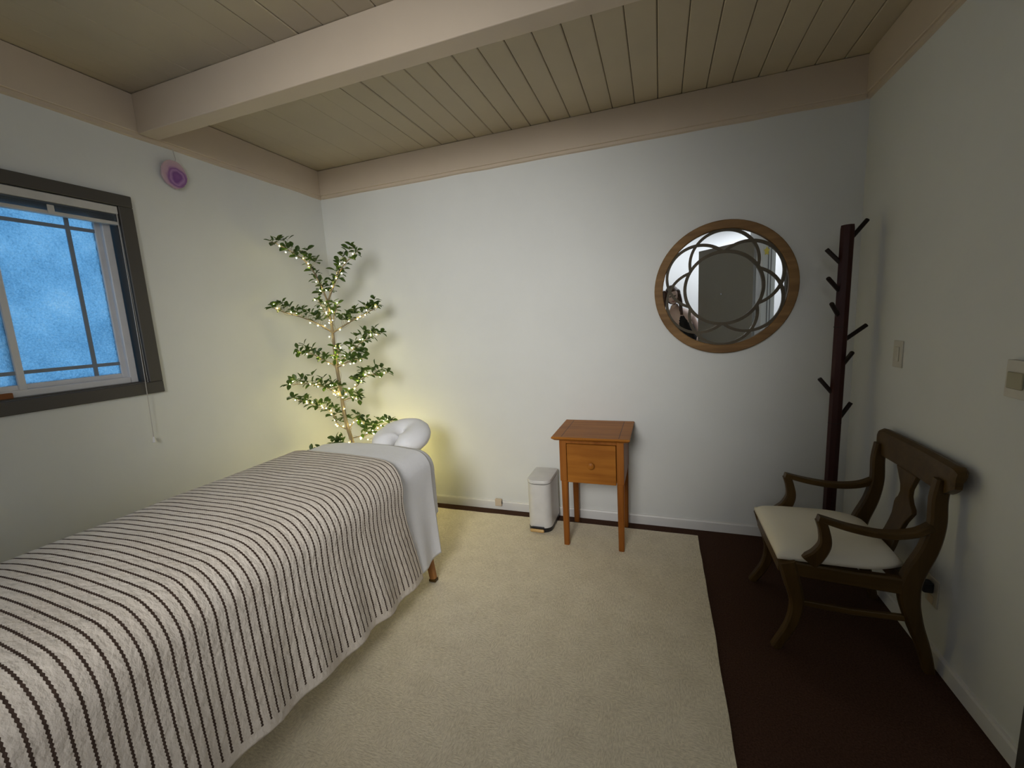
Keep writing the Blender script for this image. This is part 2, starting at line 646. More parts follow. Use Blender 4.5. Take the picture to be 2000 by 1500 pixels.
bead('trim_far_bead', (0.02, 0, ZB + .0178), (W - .02, 0, ZB + .0178), (0, -1, 0))
bead('trim_right_bead', (W, -3.05, ZB + .0178), (W, 0, ZB + .0178), (-1, 0, 0))

# --- baseboards
def baseboard(name, outline, vec):
    bm = new()
    prism(bm, outline, vec)
    struct(obj(name, bm, M['base']))
bp = [(0, 0), (.013, 0), (.013, .058), (.009, .066), (0, .068)]
baseboard('baseboard_far', [(0, -a, b) for a, b in bp], (W, 0, 0))
baseboard('baseboard_left', [(a, -3.05, b) for a, b in bp], (0, 3.037, 0))
baseboard('baseboard_right', [(W - a, -1.350, b) for a, b in bp], (0, 1.337, 0))

# --- dark casing of the opening in the right wall
bm = new()
box(bm, W - .018, W, -1.425, -1.350, 0, ZB, .003, 1)
struct(obj('trim_doorway', bm, M['casing']))

# --- dark grey door standing open in the opening behind the camera
A, B_ = Vector((2.985, -3.0, 0)), Vector((3.47, -2.37, 0))
dv = (B_ - A)
nd = Vector((dv.y, -dv.x, 0)).normalized() * .038
door = obj('door_1', prism(new(), [A + Vector((0, 0, .004)), B_ + Vector((0, 0, .004)), B_ + nd + Vector((0, 0, .004)), A + nd + Vector((0, 0, .004))], (0, 0, 2.135)), M['doorpaint'])
struct(door, 'dark grey door standing open behind the viewer')
mid = A + dv * .46 + Vector((0, 0, 1.60)) 
bm = new()
nn = -nd.normalized()
tube(bm, [mid + nn * .0, mid + nn * .004, mid + nn * .006], [.012, .012, .008], 14)
obj('peephole', bm, M['steel'], door, True)

# pale door and frame seen in the bright room at the right
bm = box(new(), 3.74, 4.52, -2.07, -2.03, 0.004, 2.2, .003, 1)
d2 = struct(obj('door_2', bm, paint('pale_door_paint', (0.36, 0.40, 0.43), .05, .5, .03)), 'pale grey door in the bright room')
bm = new()
box(bm, 3.79, 3.80, -2.0298, -2.027, .01, 2.19)
obj('door_seam', bm, M['black'], d2)

sd = (SPOT_TO - SPOT_AT).normalized()
sf = thing('added_spot_fixture', (2.00, -4.02, ZC), 'white fixture added round the unseen fill spot behind the viewer', 'spotlight')  # made-up fixture for the added fill spot
bm = new(); tube(bm, [(2.00, -4.02, ZC - .0005), (2.00, -4.02, ZC - .02)], .045, 20); obj('added_rose', bm, M['whiteplastic'], sf, True)
bm = new(); tube(bm, [(2.00, -4.02, ZC - .0205), SPOT_AT - sd * .08 + Vector((0, 0, .04))], .010, 10); obj('arm', bm, M['whiteplastic'], sf, True)
bm = new(); tube(bm, [SPOT_AT - sd * .16, SPOT_AT - sd * .155, SPOT_AT - sd * .03], [.045, .055, .060], 20); obj('added_lamp_head', bm, M['whiteplastic'], sf, True)

wf = thing('added_wall_fixture', (2.45, -3.32, ZC), 'small white fixture added for the unseen wall fill behind the viewer', 'spotlight')  # made-up fixture for the added wall fill
bm = new(); tube(bm, [(2.45, -3.32, ZC - .0005), (2.45, -3.32, ZC - .02), (2.45, -3.31, 2.56)], [.04, .04, .012], 16); obj('added_rose', bm, M['whiteplastic'], wf, True)
bm = new(); tube(bm, [(2.44, -3.255, 2.555), (2.448, -3.30, 2.515)], [.050, .058], 18); obj('added_lamp_head', bm, M['whiteplastic'], wf, True)

# jamb seams and a yellow paper star on the end of the right wall, seen in the mirror
wr_o = bpy.data.objects['wall_right']
for xx in (3.603, 3.629):
    obj('jamb_seam', box(new(), xx - .0025, xx + .0025, -2.3595, -2.357, .01, 2.44), M['black'], wr_o)
bm = new()
st5 = []
for k in range(10):
    a = 2 * PI * k / 10 + .3
    r = .040 if k % 2 == 0 else .024
    st5.append((3.585 + r * math.cos(a) * .7, -2.3568, 2.0 + r * 1.2 * math.sin(a)))
prism(bm, st5, (0, .003, 0))
tag(obj('paper_star', bm, plain('yellow_paper', (0.75, 0.62, 0.12), .7)), 'small yellow paper star on the pale jamb, seen in the mirror', 'ornament')

# =================================================================== WINDOW
win = bpy.data.objects.new('window_1', None)
win.location = (0, WY1, WZ0)
COL.objects.link(win)
struct(win, 'white sliding window with obscure glass in a dark casing')
bm = new()
cw = .062
box(bm, 0, .020, WY0 - cw, WY1 + cw, WZ1, WZ1 + .056, .003, 1)
obj('top_casing', bm, M['casing'], win)
bm = new(); box(bm, 0, .020, WY0 - cw, WY1 + cw, WZ0 - .060, WZ0, .003, 1); obj('bottom_casing', bm, M['casing'], win)
bm = new(); box(bm, 0, .020, WY1, WY1 + cw, WZ0, WZ1, .003, 1); obj('side_casing', bm, M['casing'], win)
bm = new(); box(bm, 0, .020, WY0 - cw, WY0, WZ0, WZ1, .003, 1); obj('side_casing', bm, M['casing'], win)
bm = new()
for b in ((WY1 - .008, WY1, WZ0, WZ1), (WY0, WY0 + .008, WZ0, WZ1), (WY0 + .008, WY1 - .008, WZ0, WZ0 + .006), (WY0 + .008, WY1 - .008, WZ1 - .006, WZ1)):
    box(bm, -.115, -.001, *b)
obj('jamb_lining', bm, M['casing'], win)
# vinyl outer frame
fy0, fy1, fz0, fz1 = WY0 + .010, WY1 - .022, WZ0 + .006, WZ1 - .008
bm = new()
fw = .034
box(bm, -.095, -.030, fy1 - fw, fy1, fz0, fz1, .003, 1)
box(bm, -.095, -.030, fy0, fy0 + fw, fz0, fz1, .003, 1)
box(bm, -.095, -.026, fy0 + fw, fy1 - fw, fz0, fz0 + .030, .003, 1)
box(bm, -.095, -.030, fy0 + fw, fy1 - fw, fz1 - fw, fz1, .003, 1)
obj('vinyl_frame', bm, M['vinyl'], win)
ym = -1.872
def sash(y0, y1, x0, x1, grid):
    s = obj('sash', (lambda bm: (box(bm, x0, x1, y0, y0 + .034, fz0 + .028, fz1 - fw, .003, 1), box(bm, x0, x1, y1 - .026, y1, fz0 + .028, fz1 - fw, .003, 1),
             box(bm, x0, x1, y0 + .034, y1 - .026, fz0 + .028, fz0 + .052, .003, 1), box(bm, x0, x1, y0 + .034, y1 - .026, fz1 - fw - .028, fz1 - fw, .003, 1), bm)[-1])(new()), M['vinyl'], win)
    xm = (x0 + x1) / 2
    g0, g1, h0, h1 = y0 + .034, y1 - .026, fz0 + .052, fz1 - fw - .028
    obj('pane', box(new(), xm - .004, xm + .004, g0, g1, h0, h1), M['glass'], s)
    for yy in (g1 - .100,):
        obj('grille_bar', box(new(), xm + .0045, xm + .0105, yy - .008, yy + .008, h0, h1), M['grille'], s)
    for zz in (h0 + .050, h1 - .056):
        bm = new()
        box(bm, xm + .0047, xm + .0108, g0, g1, zz - .008, zz + .008)
        obj('grille_bar', bm, M['grille'], s)
sash(ym, fy1 - fw + .006, -.080, -.052, True)
sash(fy0 + fw - .006, ym + .034, -.050, -.026, True)

# raised mini blind, inside the top of the window
bl = thing('mini_blind', (0, -1.99, 2.02), 'white aluminium mini blind pulled up to the top of the window', 'blind')
by0, by1 = WY0 + .012, WY1 - .004
obj('head_rail', box(new(), -.022, .016, by0, by1, 2.042, 2.078, .002, 1), M['blind'], bl)
for i in range(7):
    z = 2.035 - i * .0042
    bm = new()
    prism(bm, [(-.020, by0 + .01, z), (-.002, by0 + .01, z + .0018), (.012, by0 + .01, z), (.012, by0 + .01, z - .0008), (-.002, by0 + .01, z + .001), (-.020, by0 + .01, z - .0008)], (0, by1 - by0 - .02, 0))
    obj('slat', bm, M['grille'], bl)
obj('bottom_rail', box(new(), -.016, .012, by0 + .004, by1 - .002, 1.990, 2.006, .003, 2), M['blind'], bl)
for yy in (-2.3, -1.66):
    obj('tape_clip', box(new(), .0122, .016, yy - .012, yy + .012, 1.994, 2.030, .001, 1), M['blind'], bl)
bm = new()
tube(bm, smooth_path([(.018, -1.418, 2.045), (.022, -1.422, 1.75), (.024, -1.428, 1.3), (.026, -1.434, 1.10), (.024, -1.438, .915)], 4), .0016, 6)
obj('pull_cord', bm, M['string'], bl)
bm = new()
lathe(bm, [(.003, .03), (.006, .02), (.009, 0), (.004, -.002)], (.024, -1.438, .890), 10)
obj('cord_tassel', bm, M['whiteplastic'], bl, True)

# wooden stick lying in the window track
wb_ = obj('wooden_block', box(new(), -.0255, -.003, -2.25, -1.893, WZ0 + .0065, WZ0 + .030, .002, 1), wood('orange_wood', (0.30, 0.12, 0.04), (0.2, 0.07, 0.02), 1))
tag(wb_, 'orange brown wooden stick lying along the window sill', 'stick')

# agate slice on its string
ag = thing('agate_slice', (.018, -1.112, 2.312), 'purple and pink agate slice hanging by a string below the beam', 'ornament')
bm = new()
ol = []
for k in range(26):
    a = 2 * PI * k / 26
    r = 1 + .05 * math.sin(2 * a + 1.9) + .02 * math.sin(5 * a + 1) + .025 * math.sin(9 * a)
    yy, zz = .062 * r * math.cos(a), .077 * r * math.sin(a)
    c, s = math.cos(.35), math.sin(.35)
    ol.append((.012, -1.112 + c * yy - s * zz * -1, 2.312 + (-s * yy + c * zz)))
prism(bm, ol, (.012, 0, 0))
bmesh.ops.bevel(bm, geom=[e for e in bm.edges if abs((e.verts[0].co - e.verts[1].co).x) < 1e-5], offset=.002, segments=1, affect='EDGES')
obj('stone', bm, M['agate'], ag)
bm = new()
tube(bm, [(.018, -1.100, 2.448), (.019, -1.096, 2.42), (.022, -1.094, 2.395), (.020, -1.100, 2.375)], .0022, 6)
obj('hanging_string', bm, M['string'], ag)

# ceiling detector at the upper left
dt = thing('smoke_detector', (.50, -1.865, ZC), 'white round smoke detector on the ceiling boards', 'detector')
bm = new(); lathe(bm, [(.066, 0), (.066, -.012), (.060, -.016)], (.50, -1.865, ZC - .0005), 28); obj('base_plate', bm, M['whiteplastic'], dt, True)
bm = new(); lathe(bm, [(.056, -.0165), (.055, -.034), (.042, -.044), (.01, -.046)], (.50, -1.865, ZC), 28); obj('cover', bm, M['whiteplastic'], dt, True)

# wall plates
def plate(name, y, z0, z1, w, label, cat, d=.006):
    t = thing(name, (W, y, (z0 + z1) / 2), label, cat)
    obj('cover_plate', box(new(), W - d, W, y - w / 2, y + w / 2, z0, z1, .002, 2), M['plastic'], t)
    return t
sw = plate('light_switch', -.475, 1.120, 1.240, .075, 'ivory light switch plate on the right wall above the chair', 'switch')
obj('rocker', box(new(), W - .010, W - .0062, -.491, -.459, 1.147, 1.213, .002, 1), M['plastic'], sw)
ts = plate('thermostat', -1.185, 1.112, 1.225, .085, 'dim yellowish wall control at the right edge of the view', 'thermostat', .022)
M['dial'] = plain('aged_ivory', (0.36, 0.33, 0.22), .5)
obj('dial', box(new(), W - .027, W - .0222, -1.215, -1.155, 1.14, 1.19, .002, 1), M['dial'], ts)
ou = plate('wall_outlet', -.872, .222, .335, .074, 'outlet plate low on the right wall behind the chair', 'outlet')
obj('socket', box(new(), W - .0085, W - .0062, -.889, -.855, .228, .262, .001, 1), M['beige'], ou)
pg = thing('power_plug', (W - .0062, -.872, .296), 'black power plug pushed into the outlet behind the chair', 'plug')
obj('plug_body', box(new(), W - .040, W - .0064, -.891, -.853, .275, .318, .006, 2), M['black'], pg)
cj = thing('cable_jack', (1.372, -.0135, .045), 'small beige cable jack box on the baseboard left of the bin', 'jack')
obj('jack_box', box(new(), 1.346, 1.398, -.036, -.0135, .034, .090, .005, 2), M['beige'], cj)
obj('jack_port', box(new(), 1.3985, 1.4005, -.031, -.019, .052, .072), M['black'], cj)

# =================================================================== RUG
def make_rug():
    bm = new()
    X0, X1, Y0, Y1 = .62, 2.758, -3.02, -.112
    nx, ny = 60, 72
    rows = []
    for j in range(ny + 1):
        row = []
        for i in range(nx + 1):
            x = X0 + (X1 - X0) * i / nx
            y = Y0 + (Y1 - Y0) * j / ny
            e = .004 * noise.noise(Vector((x * 6, y * 6, 0)))
            if i in (0, nx): x += e
            if j in (0, ny): y += e
            z = .0115 + .0012 * noise.noise(Vector((x * 9, y * 9, 3)))
            row.append(bm.verts.new((x, y, z)))
        rows.append(row)
    for j in range(ny):
        for i in range(nx):
            bm.faces.new((rows[j][i], rows[j][i + 1], rows[j + 1][i + 1], rows[j + 1][i]))
    be = [e for e in bm.edges if len(e.link_faces) == 1]
    r = bmesh.ops.extrude_edge_only(bm, edges=be)
    for v in [g for g in r['geom'] if isinstance(g, bmesh.types.BMVert)]:
        v.co.z = .0005
    o = obj('area_rug', bm, M['rug'], None, True)
    tag(o, 'large cream textured rug covering most of the brown floor', 'rug')
make_rug()
RZ = .0128

# =================================================================== MASSAGE TABLE
TX0, TX1, TY0, TY1 = .545, 1.315, -2.80, -.86
tb = thing('massage_table', (.93, -1.8, RZ), 'padded massage table with wooden legs under white and striped covers', 'massage table')
bm = new()
box(bm, TX0, TX1, TY0, TY1, .60, .705, .045, 4)
obj('padded_top', bm, M['sheet'], tb, True)
bm = new()
box(bm, TX0 + .03, TX1 - .03, TY0 + .03, TY0 + .055, .53, .60, .003, 1)
box(bm, TX0 + .03, TX1 - .03, TY1 - .055, TY1 - .03, .53, .60, .003, 1)
box(bm, TX0 + .03, TX0 + .055, TY0 + .055, TY1 - .055, .53, .60, .003, 1)
box(bm, TX1 - .055, TX1 - .03, TY0 + .055, TY1 - .055, .53, .60, .003, 1)
obj('frame_rail', bm, M['tableleg'], tb)
for lx, sx, fz in ((TX0 + .075, -1, .0005), (TX1 - .070, 1, RZ)):
    for ly, sy in ((TY0 + .10, -1), (TY1 - .085, 1)):
        bm = new()
        fx = lx + sx * .095
        fy = ly - .02 * sy
        sweep_rect(bm, [(lx, ly, .60), (lx + (fx - lx) * .5, (ly + fy) / 2, .31), (fx, fy, fz + .016)], [(.045, .032), (.042, .032), (.036, .030)], (0, 1, 0))
        lg = obj('leg', bm, M['tableleg'], tb)
        obj('foot_cap', box(new(), fx - .021, fx + .021, fy - .017, fy + .017, fz, fz + .0158, .003, 1), M['chairv'], lg)

# --- cloth drape over the table: u across (x), v along (y)
def drape(name, x0, x1, top, crown, rad, zl, zr, v0, v1, nv, ns, flare, fold, thick, mat, edge=None, seed=0, foldlen=.16, uvname='weave', pucker=0.0, hemwave=.012):
    """cross-section from the left hem up, over a crowned top and down to the right hem"""
    cx = (x0 + x1) / 2
    hw = (x1 - x0) / 2
    def section(zl_, zr_):
        P = []
        # left side going up
        hl = top - rad - zl_
        for i in range(12):
            t = i / 12
            P.append((x0 - flare * (1 - t) ** 1.3, zl_ + hl * t, -(1 - t)))
        for i in range(8):
            a = PI - (PI / 2) * i / 8
            P.append((x0 + rad + rad * math.cos(a), top - rad + rad * math.sin(a), 0))
        for i in range(20):
            t = i / 20
            xx = x0 + rad + (x1 - x0 - 2 * rad) * t
            P.append((xx, top, 0))
        for i in range(8):
            a = PI / 2 - (PI / 2) * i / 8
            P.append((x1 - rad + rad * math.cos(a), top - rad + rad * math.sin(a), 0))
        hr = top - rad - zr_
        for i in range(13):
            t = i / 12
            P.append((x1 + flare * t ** 1.3, top - rad - hr * t, t))
        out = []
        for (xx, zz, h) in P:
            q = max(-1, min(1, (xx - cx) / hw))
            zz += crown * (1 - abs(q) ** 2.2) if h == 0 else 0
            out.append((xx, zz, h))
        return out
    bm = new()
    uvl = bm.loops.layers.uv.new(uvname)
    info = {}
    grid = []
    for j in range(nv + 1):
        tv = j / nv
        y = v0 + (v1 - v0) * tv
        hr = (zr(y) if callable(zr) else zr) + hemwave * noise.noise(Vector((y * 5.0, seed, 0)))
        S = section(zl, hr)
        # resample to ns points by arc length
        L = [0]
        for a, b in zip(S, S[1:]):
            L.append(L[-1] + math.hypot(a[0] - b[0], a[1] - b[1]))
        tot = L[-1]
        # arc length measured from the crown centre
        row = []
        k = 0
        for i in range(ns + 1):
            d = tot * i / ns
            while k < len(L) - 2 and L[k + 1] < d:
                k += 1
            f = (d - L[k]) / max(1e-6, L[k + 1] - L[k])
            xx, zz, h = (S[k][m] + (S[k + 1][m] - S[k][m]) * f for m in range(3))
            sgn = 1 if xx > cx else -1
            ah = abs(h)
            # hanging folds grow towards the hem
            ph = y / foldlen * 2 * PI + 1.7 * noise.noise(Vector((y * 2.1, seed + 3.3, sgn * 2)))
            amp = fold * ah ** 1.4 * (.55 + .9 * abs(noise.noise(Vector((y * 1.7, seed + 9.1, sgn)))))
            xo = sgn * amp * math.sin(ph)
            yo = .35 * amp * math.cos(ph)
            s = d - tot / 2
            zo = .004 * noise.noise(Vector((s * 5, y * 5, seed))) * (1 - ah)
            if pucker:
                pk = pucker * noise.noise(Vector((s * 42, y * 60, seed + 1)))
                xo += sgn * pk * (ah ** .3 if ah > 0 else 0)
                zo += pk * .35 * (1 if ah == 0 else .2)
            yy = y
            if edge is not None:
                yy = y + edge(s, ah) * max(0.0, 1 - abs(tv - 1) / .45) if tv > .55 else y
            v = bm.verts.new((xx + xo, yy + yo, zz + zo))
            info[v] = (d - tot, y)
            row.append(v)
        grid.append(row)
    for j in range(nv):
        for i in range(ns):
            f = bm.faces.new((grid[j][i], grid[j][i + 1], grid[j + 1][i + 1], grid[j + 1][i]))
            for lp in f.loops:
                lp[uvl].uv = info[lp.vert]
    o = obj(name, bm, mat, None, 'all')
    md = o.modifiers.new('thickness', 'SOLIDIFY')
    md.thickness = thick
    md.offset = 1
    return o

sh = drape('flat_sheet', .530, 1.335, .726, .034, .085, .20, .156, -1.34, -.885, 60, 150, .035, .014, .003, M['sheet'],
           edge=lambda s, ah: -.005 + (-.03 * ah if s > 0 else 0), seed=4, foldlen=.23)
tag(sh, 'plain white sheet draped over the head end of the massage table', 'sheet')
fs = drape('fitted_cover', .540, 1.322, .710, .030, .085, .40, .36, -1.3, -.835, 40, 120, .012, .012, .003, M['sheet'],
           edge=lambda s, ah: .0, seed=14, foldlen=.2)
fs.data.transform(Matrix.Translation(-wloc(tb)))
fs.parent = tb
def sstep(t):
    t = max(0.0, min(1.0, t))
    return t * t * (3 - 2 * t)
def bl_edge(s, ah):
    if s < 0:
        return .06 * sstep(-s / .5)
    return -.06 * sstep((s - .20) / .34) + .085 * sstep((s - .50) / .50)
bk = drape('striped_blanket', .508, 1.360, .744, .040, .110, .22, (lambda y: .143 + .080 * max(0, min(1, (-1.4 - y) / .8))), -2.93, -1.150, 420, 260, .026, .013, .005, M['blanket'],
           edge=bl_edge, seed=2, foldlen=.21, pucker=.0018, hemwave=.020)
tag(bk, 'cream blanket with thin brown stripes covering the massage table', 'blanket')

# --- face cradle
fc = thing('face_cradle', (.93, -.60, .70), 'white covered horseshoe face cradle at the head of the massage table', 'face cradle')
def cradle():
    bm = new()
    n, m = 44, 18
    gap = math.radians(10)
    rings = []
    tilt = Matrix.Rotation(math.radians(14), 3, 'X')
    turn = Matrix.Rotation(math.radians(4), 3, 'Z')
    for i in range(n + 1):
        t = i / n
        a = -PI / 2 + gap + (2 * PI - 2 * gap) * t
        ex, ey = .092, .110
        c = Vector((ex * math.cos(a), ey * math.sin(a), 0))
        tan = Vector((-ex * math.sin(a), ey * math.cos(a), 0)).normalized()
        w = Vector((0, 0, 1))
        nrm = tan.cross(w)
        end = min(1, t * 9 + .0, (1 - t) * 9 + .0)
        r = .087 * (.35 + .65 * math.sin(end * PI / 2)) 
        ring = []
        for k in range(m):
            b = 2 * PI * k / m
            q = c + nrm * (math.cos(b) * r) + w * (math.sin(b) * r * .80)
            q += Vector((noise.noise(q * 14), noise.noise(q * 14 + Vector((3, 0, 0))), noise.noise(q * 14 + Vector((0, 5, 0))))) * .004
            ring.append(bm.verts.new(Vector((.990, -.635, .727)) + turn @ (tilt @ q)))
        rings.append(ring)
    for i in range(n):
        for k in range(m):
            bm.faces.new((rings[i][k], rings[i][(k + 1) % m], rings[i + 1][(k + 1) % m], rings[i + 1][k]))
    bm.faces.new(rings[0][::-1]); bm.faces.new(rings[-1])
    return bm
cu = obj('cushion', cradle(), M['sheet'], fc, 'all')
bm = new()
tube(bm, smooth_path([(.86, -.80, .640), (.86, -.68, .645), (.97, -.56, .668), (1.09, -.68, .645), (1.09, -.80, .640)], 6), .013, 10)
obj('cradle_frame', bm, M['black'], fc, True)
for xx in (.86, 1.09):
    obj('support_rod', tube(new(), [(xx, -.80, .640), (xx, -.855, .638)], .011, 10), M['steel'], fc, True)

# =================================================================== SIDE TABLE
st = thing('side_table', (2.14, -.25, 0), 'honey oak side table with one drawer standing under the wall', 'side table')
SX0, SX1, SY0, SY1, SZ = 1.915, 2.372, -.462, -.018, .722
bm = new()
# top with chamfered underside
prof = [(0, 0), (0, -.008), (.014, -.020)]
def frame_ring(o, z):
    return [(SX0 + o, SY0 + o, z), (SX1 - o, SY0 + o, z), (SX1 - o, SY1 - o * .2, z), (SX0 + o, SY1 - o * .2, z)]
R_ = [[bm.verts.new(p) for p in frame_ring(o, z)] for o, z in ((.003, SZ), (0, SZ - .003), (0, SZ - .010), (.018, SZ - .024))]
for a, b in zip(R_, R_[1:]):
    for k in range(4):
        bm.faces.new((a[k], a[(k + 1) % 4], b[(k + 1) % 4], b[k]))
bm.faces.new(R_[0]); bm.faces.new(R_[-1])
top = obj('top', bm, M['oak'], st)
for xx in (SX0 + .058, SX1 - .064):
    obj('inlay_line', box(new(), xx, xx + .003, SY0 + .02, SY1 - .02, SZ + .0002, SZ + .0008), M['mahogany'], top)
cx0, cx1, cy0, cy1, cz0 = 1.955, 2.335, -.425, -.045, .435
zt_ = SZ - .0245
bm = new(); box(bm, cx0, cx0 + .018, cy0 + .022, cy1, cz0, zt_, .002, 1); obj('side_panel', bm, M['oakv'], st)
bm = new(); box(bm, cx1 - .018, cx1, cy0 + .022, cy1, cz0, zt_, .002, 1); obj('side_panel', bm, M['oakv'], st)
bm = new(); box(bm, cx0 + .018, cx1 - .018, cy1 - .014, cy1, cz0, zt_, .002, 1); obj('back_panel', bm, M['oak'], st)
bm = new()
box(bm, cx0, cx0 + .042, cy0, cy0 + .0215, cz0, zt_, .002, 1)
box(bm, cx1 - .042, cx1, cy0, cy0 + .0215, cz0, zt_, .002, 1)
box(bm, cx0 + .042, cx1 - .042, cy0, cy0 + .0215, zt_ - .022, zt_, .001, 1)
obj('face_frame', bm, M['oakv'], st)
bm = new(); box(bm, cx0 + .018, cx1 - .018, cy0 + .022, cy1 - .015, cz0 + .004, cz0 + .014); obj('bottom_panel', bm, M['oak'], st)
dr = obj('drawer', box(new(), cx0 + .0455, cx1 - .0455, cy0 - .002, cy0 + .017, cz0 - .004, zt_ - .026, .002, 1), M['oak'], st)
bm = new()
kc = Vector(((cx0 + cx1) / 2, cy0 - .002, cz0 + .115))
P = [(.010, 0), (.009, .008), (.016, .016), (.021, .022), (.021, .026), (.015, .031), (.005, .033)]
rings = [[bm.verts.new(kc + Vector((r * math.cos(2 * PI * k / 20), -h, r * math.sin(2 * PI * k / 20)))) for k in range(20)] for r, h in P]
for a, b in zip(rings, rings[1:]):
    for k in range(20):
        bm.faces.new((a[k], a[(k + 1) % 20], b[(k + 1) % 20], b[k]))
bm.faces.new(rings[-1])
obj('knob', bm, M['oak'], dr, True)
for lx, ly, rz in ((cx0 + .024, cy0 + .022, RZ), (cx1 - .022, cy0 + .022, RZ), (cx0 + .024, cy1 - .020, .0005), (cx1 - .022, cy1 - .020, .0005)):
    bm = new()
    sx = 1 if lx < 2.1 else -1
    sweep_rect(bm, [(lx, ly, cz0 + (.0 if ly < -.3 else .0)), (lx, ly, .30), (lx, ly, rz)], [(.040, .040), (.038, .038), (.033, .033)], (0, 1, 0))
    obj('leg', bm, M['oakv'], st)

# =================================================================== BIN
bn = thing('step_bin', (1.765, -.17, RZ), 'slim white step bin with black base beside the oak side table', 'bin')
def dshape(x0, x1, y0, y1, r, rb, n=7):
    pts = []
    for (cx, cy, a0, rr) in ((x0 + r, y0 + r, PI, r), (x1 - r, y0 + r, 1.5 * PI, r), (x1 - rb, y1 - rb, 0, rb), (x0 + rb, y1 - rb, .5 * PI, rb)):
        for k in range(n):
            a = a0 + (PI / 2) * k / (n - 1)
            pts.append((cx + rr * math.cos(a), cy + rr * math.sin(a)))
    return pts
def dbody(bm, lay):
    rings = []
    for (x0, x1, y0, y1, r, rb, z) in lay:
        rings.append([bm.verts.new((a, b, z)) for a, b in dshape(x0, x1, y0, y1, r, rb)])
    n = len(rings[0])
    for a, b in zip(rings, rings[1:]):
        for k in range(n):
            bm.faces.new((a[k], a[(k + 1) % n], b[(k + 1) % n], b[k]))
    bm.faces.new(rings[0][::-1]); bm.faces.new(rings[-1])
    return bm
bx0, bx1, by0_, by1_ = 1.690, 1.850, -.305, -.045
obj('base_band', dbody(new(), [(bx0 + .002, bx1 - .002, by0_ + .002, by1_ - .002, .055, .02, RZ), (bx0 - .001, bx1 + .001, by0_ - .001, by1_ + .001, .055, .02, RZ + .006), (bx0 - .001, bx1 + .001, by0_ - .001, by1_ + .001, .055, .02, RZ + .030)]), M['black'], bn, True)
obj('bin_body', dbody(new(), [(bx0, bx1, by0_, by1_, .055, .02, RZ + .0305), (bx0, bx1, by0_, by1_, .055, .02, .345)]), M['bin'], bn, True)
obj('lid_gap', dbody(new(), [(bx0 + .008, bx1 - .008, by0_ + .008, by1_ - .008, .05, .02, .3455), (bx0 + .008, bx1 - .008, by0_ + .008, by1_ - .008, .05, .02, .352)]), M['black'], bn, True)
obj('lid', dbody(new(), [(bx0 - .002, bx1 + .002, by0_ - .004, by1_, .057, .02, .3525), (bx0 - .003, bx1 + .003, by0_ - .005, by1_, .057, .02, .364), (bx0, bx1, by0_ - .001, by1_ - .003, .055, .02, .372), (bx0 + .012, bx1 - .012, by0_ + .012, by1_ - .014, .046, .015, .376)]), M['bin'], bn, True)
bm = new(); box(bm, 1.720, 1.806, -.316, -.3065, RZ + .008, RZ + .042, .004, 2)
obj('pedal_recess', bm, M['black'], bn)
pd = obj('pedal', box(new(), 1.712, 1.808, -.330, -.3165, RZ + .008, RZ + .030, .0085, 3), M['brass'], bn, True)

# =================================================================== MIRROR
MC = Vector((2.886, 0, 1.547))
mr = thing('round_mirror', (MC.x, -.002, MC.z), 'round wood framed mirror with interlaced petal lattice on the far wall', 'mirror')
def ring_xz(bm, prof, seg=72):
    """prof: (radius, y) closed"""
    rings = []
    for r, y in prof:
        rings.append([bm.verts.new((MC.x + r * math.cos(2 * PI * k / seg), y, MC.z + r * math.sin(2 * PI * k / seg))) for k in range(seg)])
    for i in range(len(rings)):
        a, b = rings[i], rings[(i + 1) % len(rings)]
        for k in range(seg):
            bm.faces.new((a[k], a[(k + 1) % seg], b[(k + 1) % seg], b[k]))
    return bm
RG = .336
RO = .385
obj('frame', ring_xz(new(), [(RO, -.001), (RO, -.030), (RO - .005, -.035), (RG + .004, -.035), (RG, -.031), (RG, -.001)]), M['mirrorwood'], mr, True)
bm = new()
vs = [bm.verts.new((MC.x + (RG - .0005) * math.cos(2 * PI * k / 72), -.012, MC.z + (RG - .0005) * math.sin(2 * PI * k / 72))) for k in range(72)]
vb = [bm.verts.new((v.co.x, -.002, v.co.z)) for v in vs]
bm.faces.new(vs); bm.faces.new(vb[::-1])
for k in range(72):
    bm.faces.new((vs[k], vs[(k + 1) % 72], vb[(k + 1) % 72], vb[k]))
obj('glass', bm, M['mirror'], mr)
def strip(bm, c, r, a0, a1, w=.0135, y0=-.0125, y1=-.022, seg=40):
    rings = []
    for i in range(seg + 1):
        a = a0 + (a1 - a0) * i / seg
        ring = []
        for rr, yy in ((r - w / 2, y0), (r - w / 2, y1), (r + w / 2, y1), (r + w / 2, y0)):
            ring.append(bm.verts.new((MC.x + c[0] + rr * math.cos(a), yy, MC.z + c[1] + rr * math.sin(a))))
        rings.append(ring)
    for i in range(seg):
        for k in range(4):
            bm.faces.new((rings[i][k], rings[i][(k + 1) % 4], rings[i + 1][(k + 1) % 4], rings[i + 1][k]))
    bm.faces.new(rings[0]); bm.faces.new(rings[-1])
r0 = .625 * RG
bm = new(); strip(bm, (0, 0), r0, 0, 2 * PI, .018, -.0125, -.0226, 72)
obj('lattice_ring', bm, M['lattice'], mr, True)
d_ = (1 - .625 ** 2) / (2 - .625) * RG
rho = RG - d_ - .004
